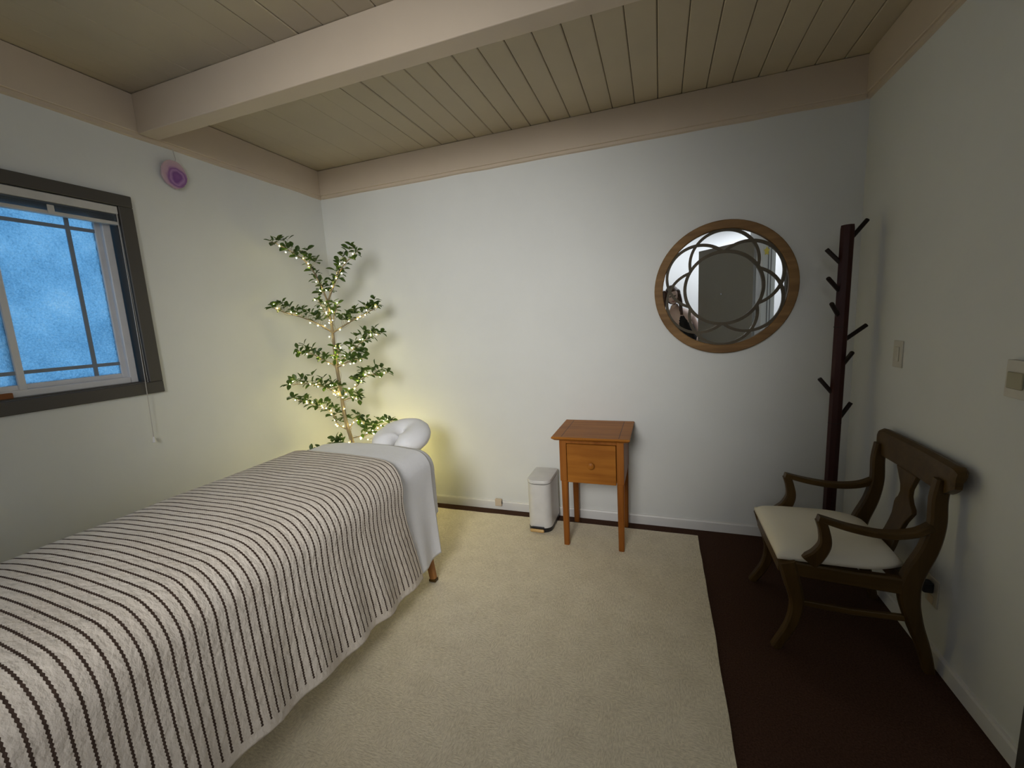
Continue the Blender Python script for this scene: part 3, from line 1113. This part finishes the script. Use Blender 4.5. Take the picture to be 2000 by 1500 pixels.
for k in range(6):
    th = math.radians(90 + 60 * k)
    c = (d_ * math.cos(th), d_ * math.sin(th))
    # half-angle at which the petal meets the central ring
    cosv = (d_ ** 2 + rho ** 2 - r0 ** 2) / (2 * d_ * rho)
    cosv = max(-1, min(1, cosv))
    al = PI - math.acos(cosv)
    # petal circles run outside the central ring; clip to the glass
    bm = new()
    strip(bm, c, rho, th - al, th + al, .0160, -.0125 - .0002 * k, -.0215 - .0002 * k)
    obj('lattice_petal', bm, M['lattice'], mr, True)

# =================================================================== COAT RACK
cr = thing('coat_rack', (3.405, -.25, 0), 'dark mahogany tree coat rack with eight pegs in the corner', 'coat rack')
bm = new()
tube(bm, [(3.398, -.25, .315), (3.4, -.25, 1.0), (3.404, -.25, 1.78), (3.404, -.25, 1.798)], [.030, .030, .030, .028], 8)
obj('pole', bm, M['mahogany'], cr, True)
for z in (.80, 1.30):
    bm = new()
    tube(bm, [(3.3995, -.25, z), (3.3995, -.25, z + .004)], .0306, 8)
    obj('joint_ring', bm, M['peg'], cr)
obj('lower_post', tube(new(), [(3.385, -.25, .03), (3.388, -.25, .3145)], .017, 10), M['peg'], cr, True)
for k in range(3):
    a = 2 * PI * k / 3 + .6
    bm = new()
    c = Vector((3.385, -.25, 0))
    d = Vector((math.cos(a), math.sin(a), 0))
    d2_ = d * (.115 if d.x > .3 else .17)
    sweep_rect(bm, [c + d * .012 + Vector((0, 0, .10)), c + d2_ * .6 + Vector((0, 0, .06)), c + d2_ + Vector((0, 0, .016))], [(.032, .026)] * 3, d.cross(Vector((0, 0, 1))))
    obj('foot', bm, M['mahogany'], cr)
PEGS = [((3.416, -.25, 1.7275), (3.4829, -.25, 1.8156)), ((3.3907, -.25, 1.6098), (3.3203, -.25, 1.6911)), ((3.389, -.25, 1.4772), (3.3181, -.30, 1.5472)),
        ((3.3888, -.25, 1.3549), (3.3265, -.34, 1.421)), ((3.4169, -.25, 1.232), (3.5085, -.25, 1.3079)), ((3.419, -.25, 1.1086), (3.4354, -.31, 1.1766)),
        ((3.3896, -.25, .9478), (3.3201, -.25, 1.0374)), ((3.4161, -.25, .8225), (3.4645, -.25, .9107))]
for a, b in PEGS:
    a, b = Vector(a), Vector(b)
    t = (b - a).normalized()
    obj('peg', tube(new(), [a - t * .012, b - t * .003, b], [.0105, .0105, .009], 10), M['peg'], cr, True)

# =================================================================== ARMCHAIR
ch = thing('armchair', (3.25, -.73, 0), 'walnut armchair with cream seat in the corner by the right wall', 'armchair')
YN, YF, YM = -.975, -.520, -.747
def side_parts(y, s):
    # front sabre leg
    pts = smooth_path([(3.018, y, .392), (3.040, y, .31), (3.062, y, .21), (3.045, y, .11), (2.990, y - s * .01, .0005)], 5)
    sz = lerp_list([(.062, .052), (.060, .050), (.048, .044), (.040, .038), (.036, .034)], 5)
    obj('front_leg', sweep_rect(new(), pts, sz), M['chairv'], ch, True)
    # rear leg and back post in one sweep
    pts = smooth_path([(3.507, y, .0005), (3.482, y, .10), (3.448, y, .20), (3.425, y, .30), (3.430, y, .39), (3.468, y, .50), (3.486, y, .60), (3.484, y, .70), (3.492, y, .775)], 5)
    sz = lerp_list([(.034, .034), (.040, .036), (.050, .040), (.064, .042), (.066, .042), (.056, .040), (.050, .038), (.048, .038), (.046, .038)], 5)
    obj('back_post', sweep_rect(new(), pts, sz), M['chairv'], ch, True)
    # arm
    ya = y - s * .0
    pts = smooth_path([(3.478, ya, .598), (3.42, ya - s * .010, .566), (3.33, ya - s * .018, .553), (3.22, ya - s * .016, .566), (3.118, ya - s * .008, .592)], 5)
    sz = lerp_list([(.030, .036), (.027, .040), (.025, .042), (.024, .040), (.022, .034)], 5)
    obj('arm', sweep_rect(new(), pts, sz), M['chair'], ch, True)
    pts = smooth_path([(3.126, ya - s * .008, .586), (3.140, ya - s * .008, .54), (3.146, ya - s * .006, .485), (3.126, ya - s * .002, .435), (3.096, ya, .398)], 5)
    sz = lerp_list([(.034, .032), (.036, .032), (.042, .034), (.052, .036), (.066, .036)], 5)
    obj('arm_support', sweep_rect(new(), pts, sz), M['chairv'], ch, True)
    # side rail and stretcher
    obj('side_rail', sweep_rect(new(), [(3.035, y, .365), (3.23, y, .352), (3.425, y, .345)], [(.062, .034), (.060, .034), (.066, .034)]), M['chair'], ch, True)
    obj('stretcher', sweep_rect(new(), [(3.070, y, .215), (3.25, y, .206), (3.435, y, .212)], [(.024, .018)] * 3), M['chair'], ch, True)
side_parts(YN, 1)
side_parts(YF, -1)
obj('front_rail', box(new(), 2.998, 3.030, YN + .026, YF - .026, .325, .394, .005, 2), M['chair'], ch)
obj('rear_rail', box(new(), 3.405, 3.440, YN + .022, YF - .022, .312, .378, .005, 2), M['chair'], ch)
# crest rail: rolled top with scrolled ends, bowed backwards in the middle
def crest():
    bm = new()
    prof = [(-.020, -.075), (.012, -.075), (.014, -.02), (.026, .004), (.030, .022), (.022, .038), (.004, .042), (-.014, .032), (-.020, .008)]
    n = 28
    rings = []
    for i in range(n + 1):
        t = i / n
        y = -1.046 + (-.482 + 1.046) * t
        e = abs(2 * t - 1)
        low = 1 - max(0, (e - .80) / .20) * .55
        bow = .010 * (1 - e ** 2)
        endr = 1.0 if e < .93 else 1 - .35 * ((e - .93) / .07) ** 2
        rings.append([bm.verts.new((3.502 + bow + a * endr, y, .799 + (b * low if b < 0 else b * endr))) for a, b in prof])
    m = len(prof)
    for i in range(n):
        for k in range(m):
            bm.faces.new((rings[i][k], rings[i][(k + 1) % m], rings[i + 1][(k + 1) % m], rings[i + 1][k]))
    bm.faces.new(rings[0]); bm.faces.new(rings[-1][::-1])
    return bm
obj('crest_rail', crest(), M['chair'], ch, True)
# vase splat
def splat():
    bm = new()
    levels = [(.725, .075), (.69, .055), (.655, .036), (.625, .033), (.60, .045), (.582, .062), (.565, .068), (.545, .060), (.52, .050), (.49, .047), (.45, .047), (.41, .055), (.37, .066)]
    rings = []
    for z, w in levels:
        x = 3.425 + .072 * min(1, max(0, (z - .37) / .2)) ** .8
        rings.append([bm.verts.new((x - .009, YM - w, z)), bm.verts.new((x + .009, YM - w, z)), bm.verts.new((x + .009, YM + w, z)), bm.verts.new((x - .009, YM + w, z))])
    for a, b in zip(rings, rings[1:]):
        for k in range(4):
            bm.faces.new((a[k], a[(k + 1) % 4], b[(k + 1) % 4], b[k]))
    bm.faces.new(rings[0]); bm.faces.new(rings[-1])
    bmesh.ops.bevel(bm, geom=list(bm.edges), offset=.002, segments=1, affect='EDGES')
    return bm
obj('splat', splat(), M['chairv'], ch, True)
# seat cushion: domed, rounded rear corners
def cushion():
    bm = new()
    nu, nv = 26, 26
    g = []
    def outline(u, v):
        x = 2.988 + (3.425 - 2.988) * u
        hwid = .231 - .055 * max(0, (u - .62) / .38) ** 2 + .004 * math.sin(PI * u)
        return x, YM + (2 * v - 1) * hwid
    top, bot = [], []
    for i in range(nu + 1):
        a, b = [], []
        for j in range(nv + 1):
            u, v = i / nu, j / nv
            x, y = outline(u, v)
            eu, ev = abs(2 * u - 1), abs(2 * v - 1)
            dome = (1 - eu ** 6) * (1 - ev ** 6)
            z = .412 + .036 * (dome ** .6) + .012 * (1 - eu ** 2) * (1 - ev ** 2)
            a.append(bm.verts.new((x, y, z)))
            b.append(bm.verts.new((x, y, .396)))
        top.append(a); bot.append(b)
    for i in range(nu):
        for j in range(nv):
            bm.faces.new((top[i][j], top[i + 1][j], top[i + 1][j + 1], top[i][j + 1]))
            bm.faces.new((bot[i][j], bot[i][j + 1], bot[i + 1][j + 1], bot[i + 1][j]))
    for i in range(nu):
        for j in (0, nv):
            bm.faces.new((top[i][j], top[i + 1][j], bot[i + 1][j], bot[i][j]))
    for j in range(nv):
        for i in (0, nu):
            bm.faces.new((top[i][j], top[i][j + 1], bot[i][j + 1], bot[i][j]))
    return bm
obj('seat_cushion', cushion(), M['seat'], ch, 'all')

# =================================================================== TREE WITH STRING LIGHTS
TREE = {
'trunk': [(0.416, -0.42, 0.583), (0.373, -0.42, 0.774), (0.359, -0.42, 1.001), (0.345, -0.42, 1.223), (0.348, -0.42, 1.405), (0.338, -0.42, 1.549), (0.333, -0.42, 1.638)],
'upleft': [(0.334, -0.42, 1.62), (0.324, -0.45, 1.724), (0.301, -0.51, 1.858), (0.243, -0.57, 1.94), (0.148, -0.66, 2.018)],
'upright': [(0.334, -0.42, 1.62), (0.421, -0.42, 1.753), (0.491, -0.41, 1.851), (0.607, -0.38, 1.951)],
'midleft': [(0.348, -0.42, 1.405), (0.279, -0.48, 1.474), (0.21, -0.54, 1.521), (0.142, -0.62, 1.56), (0.114, -0.69, 1.594)],
'midright': [(0.348, -0.42, 1.405), (0.496, -0.4, 1.476), (0.608, -0.37, 1.526), (0.698, -0.34, 1.574)],
'r3': [(0.35, -0.42, 1.168), (0.453, -0.4, 1.255), (0.564, -0.36, 1.34), (0.687, -0.32, 1.387)],
'r3b': [(0.349, -0.42, 1.157), (0.502, -0.45, 1.205), (0.627, -0.48, 1.223)],
'l3': [(0.341, -0.42, 1.168), (0.267, -0.46, 1.222), (0.198, -0.5, 1.271), (0.137, -0.54, 1.272)],
'r4': [(0.367, -0.42, 0.963), (0.479, -0.4, 1.016), (0.553, -0.37, 1.085), (0.713, -0.33, 1.104)],
'r4b': [(0.37, -0.42, 0.918), (0.48, -0.44, 0.942), (0.548, -0.46, 0.928)],
'l4': [(0.365, -0.42, 0.944), (0.292, -0.47, 1.016), (0.214, -0.55, 1.059), (0.101, -0.64, 1.066)],
'l5': [(0.403, -0.42, 0.691), (0.327, -0.45, 0.749), (0.309, -0.49, 0.853), (0.235, -0.55, 0.902), (0.142, -0.64, 0.98)],
'r5': [(0.396, -0.42, 0.706), (0.446, -0.38, 0.785), (0.471, -0.34, 0.726)],
'r6': [(0.424, -0.42, 0.641), (0.521, -0.38, 0.661), (0.596, -0.33, 0.708), (0.681, -0.28, 0.748)],
'l6': [(0.418, -0.42, 0.599), (0.351, -0.46, 0.6), (0.298, -0.5, 0.621)],
'c1': [(0.341, -0.42, 1.50), (0.325, -0.45, 1.56), (0.300, -0.47, 1.64)],
'c2': [(0.344, -0.42, 1.46), (0.385, -0.43, 1.52), (0.425, -0.43, 1.60)],
'c3': [(0.350, -0.42, 1.20), (0.385, -0.44, 1.25), (0.415, -0.45, 1.31)],
'c4': [(0.362, -0.42, 0.96), (0.335, -0.45, 1.01), (0.325, -0.47, 1.07)],
'l7': [(0.427, -0.42, 0.525), (0.291, -0.5, 0.513), (0.184, -0.62, 0.576)],
}
tr = thing('potted_tree', (.44, -.42, 0), 'slim indoor tree with small dark leaves in the corner behind the massage table', 'tree')
bm = new()
lathe(bm, [(.105, 0), (.125, .02), (.150, .25), (.155, .26), (.150, .262), (.140, .262), (.135, .235)], (.44, -.42, .0005), 28)
obj('pot', bm, M['pot'], tr, True)
bm = new(); lathe(bm, [(.134, .225), (.134, .2355), (.05, .240)], (.44, -.42, .0005), 24); obj('soil', bm, M['soil'], tr, True)
tp = smooth_path([(.44, -.42, .236), (.432, -.42, .42)] + TREE['trunk'], 5)
obj('trunk', tube(new(), tp, [.017 - .010 * i / (len(tp) - 1) for i in range(len(tp))], 10), M['bark'], tr, True)
paths = {}
for k, v in TREE.items():
    if k == 'trunk':
        continue
    sp = smooth_path(v, 8)
    paths[k] = sp
    r = .0065 if k in ('upleft', 'upright', 'midleft', 'midright') else .0048
    obj('branch', tube(new(), sp, [r - (r - .0018) * i / (len(sp) - 1) for i in range(len(sp))], 7), M['bark'], tr, True)

def leaf_mesh(L, Wd, curl):
    me = bpy.data.meshes.new('leaf')
    st_ = [(0, 0), (.18, .42), (.42, .85), (.66, 1.0), (.86, .66), (1.0, 0)]
    verts, faces = [], []
    for t, w in st_:
        zc = curl * (t * t) * L
        if w == 0:
            verts.append((t * L, 0, zc))
        else:
            verts += [(t * L, -w * Wd / 2, zc + .18 * w * Wd), (t * L, 0, zc), (t * L, w * Wd / 2, zc + .18 * w * Wd)]
    faces += [(0, 1, 2), (0, 2, 3)]
    for i in range(3):
        a = 1 + 3 * i
        faces += [(a, a + 3, a + 4, a + 1), (a + 1, a + 4, a + 5, a + 2)]
    e = len(verts) - 1
    faces += [(10, e, 11), (11, e, 12)]
    me.from_pydata(verts, [], faces)
    me.materials.append(M['leaf'])
    return me
leaf_meshes = [leaf_mesh(.048, .027, -.25), leaf_mesh(.054, .029, -.1), leaf_mesh(.042, .024, -.35), leaf_mesh(.058, .031, -.2)]
leaves = []
def leaf_frame(d, up):
    x = d.normalized()
    z = up - x * up.dot(x)
    if z.length < 1e-3:
        z = Vector((1, 0, 0)) - x * x.x
    z.normalize()
    y = z.cross(x)
    return Matrix((x, y, z)).transposed()
twigs = new()
def lerp_path(sp, t):
    f = t * (len(sp) - 1)
    i = min(int(f), len(sp) - 2)
    return sp[i].lerp(sp[i + 1], f - i), (sp[i + 1] - sp[i]).normalized()
for k, sp in paths.items():
    L = sum((a - b).length for a, b in zip(sp, sp[1:]))
    whorls = int(L * 62)
    start = .16 if k in ('midleft', 'midright') else (.10 if k in ('upleft', 'upright') else .22)
    if k in ('r3', 'r4'):
        start = .36
    for i in range(whorls):
        t = start + (1 - start) * (i + rnd.random() * .8) / whorls
        t = min(t, 1)
        p, tan = lerp_path(sp, t)
        off = Vector((rnd.gauss(0, .45), rnd.gauss(0, .35), rnd.uniform(.1, 1.0))).normalized()
        if k in ('midleft', 'midright'):
            off = Vector((off.x * .6, off.y, abs(off.z) + .9)).normalized()
        off = off - tan * off.dot(tan) * .6
        tl = rnd.uniform(.006, .066) if i < whorls - 1 else .004
        q = p + off * tl
        q.x = max(q.x, .045)
        q.y = min(q.y, -.05)
        tube(twigs, [p, q], [.0011, .0008], 4, False)
        nl = rnd.choice([2, 3, 3, 4])
        a0 = rnd.random() * 6.28
        ax = (off + tan * .9).normalized()
        e1 = ax.orthogonal().normalized()
        e2 = ax.cross(e1)
        for m in range(nl):
            a = a0 + 2 * PI * m / nl + rnd.uniform(-.3, .3)
            d = (ax * rnd.uniform(.3, .9) + e1 * math.cos(a) + e2 * math.sin(a)).normalized()
            lm = rnd.choice(leaf_meshes)
            tip = q + d * .055
            if tip.x < .012 or tip.y > -.012:
                d = Vector((abs(d.x) + .05, -abs(d.y) - .05, d.z)).normalized()
            leaves.append((q.copy(), leaf_frame(d, Vector((rnd.gauss(0, .4), rnd.gauss(0, .4), 1))), lm, rnd.uniform(.85, 1.1)))
o = obj('twigs', twigs, M['bark'], tr)
o['kind'] = 'stuff'
rnd.shuffle(leaves)
root = wloc(tr)
for i, (q, Rm, lm, s) in enumerate(leaves[:300]):
    o = bpy.data.objects.new('leaf', lm)
    o.parent = tr
    o.matrix_local = Matrix.Translation(q - root) @ Rm.to_4x4() @ Matrix.Scale(s, 4)
    COL.objects.link(o)
if len(leaves) > 300:
    bm = new()
    for (q, Rm, lm, s) in leaves[300:]:
        n0 = len(bm.verts)
        bm.from_mesh(lm)
        bm.verts.ensure_lookup_table()
        T = Matrix.Translation(q) @ Rm.to_4x4() @ Matrix.Scale(s, 4)
        for v in bm.verts[n0:]:
            v.co = T @ v.co
    o = obj('foliage', bm, M['leaf'], tr, recalc=False)
    o['kind'] = 'stuff'

# string lights
sl = thing('string_lights', (.44, -.42, .24), 'warm string of fairy lights wound round the indoor tree', 'string lights')
bulbs = []
wire = new()
def wound(sp, r, turns):
    n = max(8, int(len(sp) * 2))
    pts = []
    for i in range(n + 1):
        t = i / n
        p, tan = lerp_path(sp, t)
        e1 = tan.orthogonal().normalized()
        e2 = tan.cross(e1)
        a = turns * 2 * PI * t
        q = p + (e1 * math.cos(a) + e2 * math.sin(a)) * r
        q.x = max(q.x, .03); q.y = min(q.y, -.03)
        pts.append(q)
    return pts
ph = wound(tp, .022, 9)
tube(wire, ph, .0009, 5, False)
for k, sp in paths.items():
    w = wound(sp, .014, 3)
    tube(wire, w, .0009, 5, False)
    L = sum((a - b).length for a, b in zip(sp, sp[1:]))
    nb = max(4, int(L * (28 if k in ('l5', 'r6', 'l4', 'r4', 'r5', 'l6', 'l7') else 18)))
    for i in range(nb):
        p, tan = lerp_path(sp, min(1, (.10 + .90 * (i + rnd.random() * .7) / nb)))
        p = p + Vector((rnd.uniform(-.015, .02), rnd.uniform(-.03, .0), rnd.uniform(-.022, .03)))
        p.x = max(p.x, .03)
        bulbs.append(p)
for i in range(13):
    p, tan = lerp_path(ph, (i + .5) / 13)
    bulbs.append(p + Vector((rnd.uniform(-.006, .006), -.008, 0)))
# the rest of the string is bundled low round the trunk and over the pot
low = []
for i in range(110):
    a = i * .93
    z = .27 + .36 * i / 110
    r = .13 + .06 * math.sin(i * 1.7)
    low.append(Vector((.58 + r * math.cos(a), -.30 + r * .8 * math.sin(a), z)))
tube(wire, smooth_path(low, 3), .0009, 5, False)
for q in low:
    bulbs.append(q + Vector((0, 0, .006)))
obj('wire', wire, M['wire'], sl)
bmesh_b = new()
bmesh.ops.create_icosphere(bmesh_b, subdivisions=1, radius=.0036)
bme = bpy.data.meshes.new('bulb')
bmesh_b.to_mesh(bme); bmesh_b.free()
bme.materials.append(M['bulb'])
rs = wloc(sl)
for p in bulbs[:300]:
    o = bpy.data.objects.new('bulb', bme)
    o.parent = sl
    o.location = p - rs
    COL.objects.link(o)

# =================================================================== PERSON (only seen in the mirror)
pe = thing('person', (2.86, -3.10, 0), 'long haired person in a black top leaning with one arm forward, seen in the mirror', 'person')
def skin(name, verts, edges, radii, mat, parent, sub=1, root=0):
    me = bpy.data.meshes.new(name)
    me.from_pydata([Vector(v) - wloc(parent) for v in verts], edges, [])
    o = bpy.data.objects.new(name, me)
    o.parent = parent
    COL.objects.link(o)
    md = o.modifiers.new('skin', 'SKIN')
    md.use_smooth_shade = True
    lay = me.skin_vertices[0].data
    for i, r in enumerate(radii):
        rr = r if hasattr(r, '__len__') else (r, r)
        lay[i].radius = rr
        lay[i].use_root = (i == root)
    sb = o.modifiers.new('sub', 'SUBSURF')
    sb.levels = sub
    sb.render_levels = sub
    me.materials.append(mat)
    return o
M['skin'] = plain('skin_tone', (0.88, 0.66, 0.58), .55)
M['hair'] = plain('brown_hair', (0.085, 0.045, 0.03), .5)
M['top'] = plain('black_top', (0.012, 0.013, 0.014), .8)
M['trousers'] = plain('black_trousers', (0.010, 0.010, 0.011), .85)
M['pink'] = plain('pink_sleeve', (0.90, 0.74, 0.72), .8)
M['face'] = M['skin']
# body (skin): pelvis, spine, neck, both arms, legs
PV = [(2.93, -3.12, .93), (2.90, -3.12, 1.10), (2.83, -3.10, 1.28), (2.765, -3.08, 1.40), (2.715, -3.05, 1.48), (2.70, -3.04, 1.53),
      (2.63, -3.08, 1.385), (2.63, -3.05, 1.20), (2.70, -3.00, 1.14), (2.575, -2.93, 1.36), (2.555, -2.905, 1.395),
      (2.90, -3.12, 1.37), (3.00, -3.16, 1.16), (3.02, -3.14, .95), (3.02, -3.13, .88),
      (2.84, -3.12, .87), (2.83, -3.10, .48), (2.82, -3.14, .08), (2.82, -3.02, .03),
      (3.02, -3.12, .87), (3.03, -3.09, .48), (3.03, -3.14, .08), (3.03, -3.02, .03)]
PE_ = [(0, 1), (1, 2), (2, 3), (3, 4), (4, 5), (3, 6), (6, 7), (7, 8), (8, 9), (9, 10), (3, 11), (11, 12), (12, 13), (13, 14), (0, 15), (15, 16), (16, 17), (17, 18), (0, 19), (19, 20), (20, 21), (21, 22)]
PR = [(.15, .11), (.125, .095), (.145, .10), (.11, .08), .052, .05, .058, .046, .042, .030, .026, .058, .044, .034, .028, .088, .058, .042, .035, .088, .058, .042, .035]
skin('body', PV, PE_, PR, M['skin'], pe, 2)
skin('black_vest', [(2.925, -3.12, .98), (2.895, -3.12, 1.10), (2.83, -3.10, 1.26), (2.79, -3.085, 1.345), (2.762, -3.08, 1.415)], [(0, 1), (1, 2), (2, 3), (3, 4)], [(.152, .114), (.136, .106), (.156, .112), (.135, .100), (.112, .086)], M['top'], pe, 2)
skin('trousers', [(2.93, -3.12, .96), (2.84, -3.12, .86), (2.83, -3.10, .48), (2.82, -3.14, .10), (3.02, -3.12, .86), (3.03, -3.09, .48), (3.03, -3.14, .10)], [(0, 1), (1, 2), (2, 3), (0, 4), (4, 5), (5, 6)], [(.16, .122), .100, .072, .058, .100, .072, .058], M['trousers'], pe, 2)
skin('sleeve', [(2.655, -3.08, 1.39), (2.615, -3.075, 1.36), (2.625, -3.05, 1.21), (2.695, -3.0, 1.145), (2.63, -2.96, 1.26)], [(0, 1), (1, 2), (2, 3), (3, 4)], [.064, .064, .054, .050, .042], M['pink'], pe, 2)
# head with face
HC = Vector((2.682, -3.01, 1.632))
def head():
    bm = new()
    bmesh.ops.create_uvsphere(bm, u_segments=28, v_segments=20, radius=1)
    for v in bm.verts:
        x, y, z = v.co
        w = .074 * (1 - .26 * max(0, -z) ** 1.5)
        yy = y * .094
        if y > 0:      # face side looks towards the far wall (+y)
            yy *= .93
            g = math.exp(-((x / .17) ** 2 + ((z + .12) / .22) ** 2))
            yy += .022 * g                                                           # nose
            for ex in (-.36, .36):
                yy -= .012 * math.exp(-(((x - ex) / .2) ** 2 + ((z - .08) / .14) ** 2))  # eye sockets
            yy += .007 * math.exp(-((x / .3) ** 2 + ((z + .47) / .09) ** 2))           # lips
            yy += .008 * math.exp(-((x / .25) ** 2 + ((z + .85) / .2) ** 2))           # chin
        v.co = Vector((x * w, yy, z * .112))
    Rm = Matrix.Rotation(math.radians(-9), 3, 'Y') @ Matrix.Rotation(math.radians(-16), 3, 'X')
    for v in bm.verts:
        v.co = HC + Rm @ v.co
    return bm
hd = obj('head', head(), M['face'], pe, 'all')
M['eye'] = plain('eye_dark', (0.03, 0.02, 0.018), .3)
M['lip'] = plain('lip_pink', (0.50, 0.20, 0.18), .5)
Rm = Matrix.Rotation(math.radians(-9), 3, 'Y') @ Matrix.Rotation(math.radians(-16), 3, 'X')
for ex in (-.027, .027):
    bm = new(); bmesh.ops.create_icosphere(bm, subdivisions=2, radius=.0105)
    for v in bm.verts:
        v.co = HC + Rm @ (Vector((v.co.x * 1.25, v.co.y * .5, v.co.z * .7)) + Vector((ex, .0775, .008)))
    obj('eye', bm, M['eye'], hd, True)
bm = new(); bmesh.ops.create_icosphere(bm, subdivisions=2, radius=.02)
for v in bm.verts:
    v.co = HC + Rm @ (Vector((v.co.x, v.co.y * .25, v.co.z * .3)) + Vector((0, .087, -.053)))
obj('mouth', bm, M['lip'], hd, True)
def hair():
    bm = new()
    bmesh.ops.create_uvsphere(bm, u_segments=28, v_segments=18, radius=1)
    dele = []
    for v in bm.verts:
        x, y, z = v.co
        if y > .35 and z < .45 and abs(x) < .75:
            dele.append(v)
        v.co = HC + Rm @ Vector((x * .088, y * .104 - .012, z * .122 + .006))
    bmesh.ops.delete(bm, geom=dele, context='VERTS')
    # locks falling over both shoulders
    for k in range(16):
        side = -1 if k % 2 else 1
        a = rnd.uniform(0, 1)
        p0 = HC + Rm @ Vector((side * rnd.uniform(.066, .082), rnd.uniform(-.06, .045), rnd.uniform(-.01, .07)))
        p1 = p0 + Vector((side * .016 + (.012 if side > 0 else -.012), rnd.uniform(-.02, .02), -.13))
        p2 = p1 + Vector((rnd.uniform(-.01, .04), rnd.uniform(-.02, .03), -rnd.uniform(.10, .17)))
        tube(bm, smooth_path([p0, p1, p2], 5), [.022, .022, .021, .021, .020, .020, .018, .016, .013, .010, .004], 7)
    return bm
obj('hair', hair(), M['hair'], pe, 'all')
# hand with five fingers closed on the phone
HB = Vector((2.552, -2.897, 1.402))
hv = [HB + Vector((.012, -.012, -.028)), HB, HB + Vector((-.012, .006, .026))]
skin('palm', hv, [(0, 1), (1, 2)], [(.024, .017), (.032, .016), (.030, .014)], M['skin'], pe, 2)
for k in range(4):
    b0 = HB + Vector((-.030 + .016 * k, .002, .018 + .004 * (1.5 - abs(k - 1.5))))
    ln = (.020, .025, .027, .022)[k]
    f = [b0, b0 + Vector((-.004, .010, ln)), b0 + Vector((-.010, .020, ln * 1.2)), b0 + Vector((-.022, .026, ln * 1.0))]
    skin('finger', f, [(0, 1), (1, 2), (2, 3)], [.0090, .0085, .0080, .0070], M['skin'], pe, 1)
th_ = [HB + Vector((.014, 0, -.010)), HB + Vector((.026, .012, .008)), HB + Vector((.024, .024, .026)), HB + Vector((.014, .030, .036))]
skin('thumb', th_, [(0, 1), (1, 2), (2, 3)], [.0115, .0105, .0095, .0080], M['skin'], pe, 1)
# phone behind the lens plane
ph_c = CAM + CB * .030
bm = new()
r = bmesh.ops.create_cube(bm, size=1)
for v in bm.verts:
    v.co = ph_c + CR * (v.co.x * .148 - .055) + CU * (v.co.y * .072 - .026) + CB * (v.co.z * .008)
bmesh.ops.bevel(bm, geom=list(bm.edges), offset=.003, segments=2, affect='EDGES')
pho = thing('phone', tuple(ph_c), 'black phone held out in the hand of the person', 'phone')
obj('phone_body', bm, M['black'], pho, True)
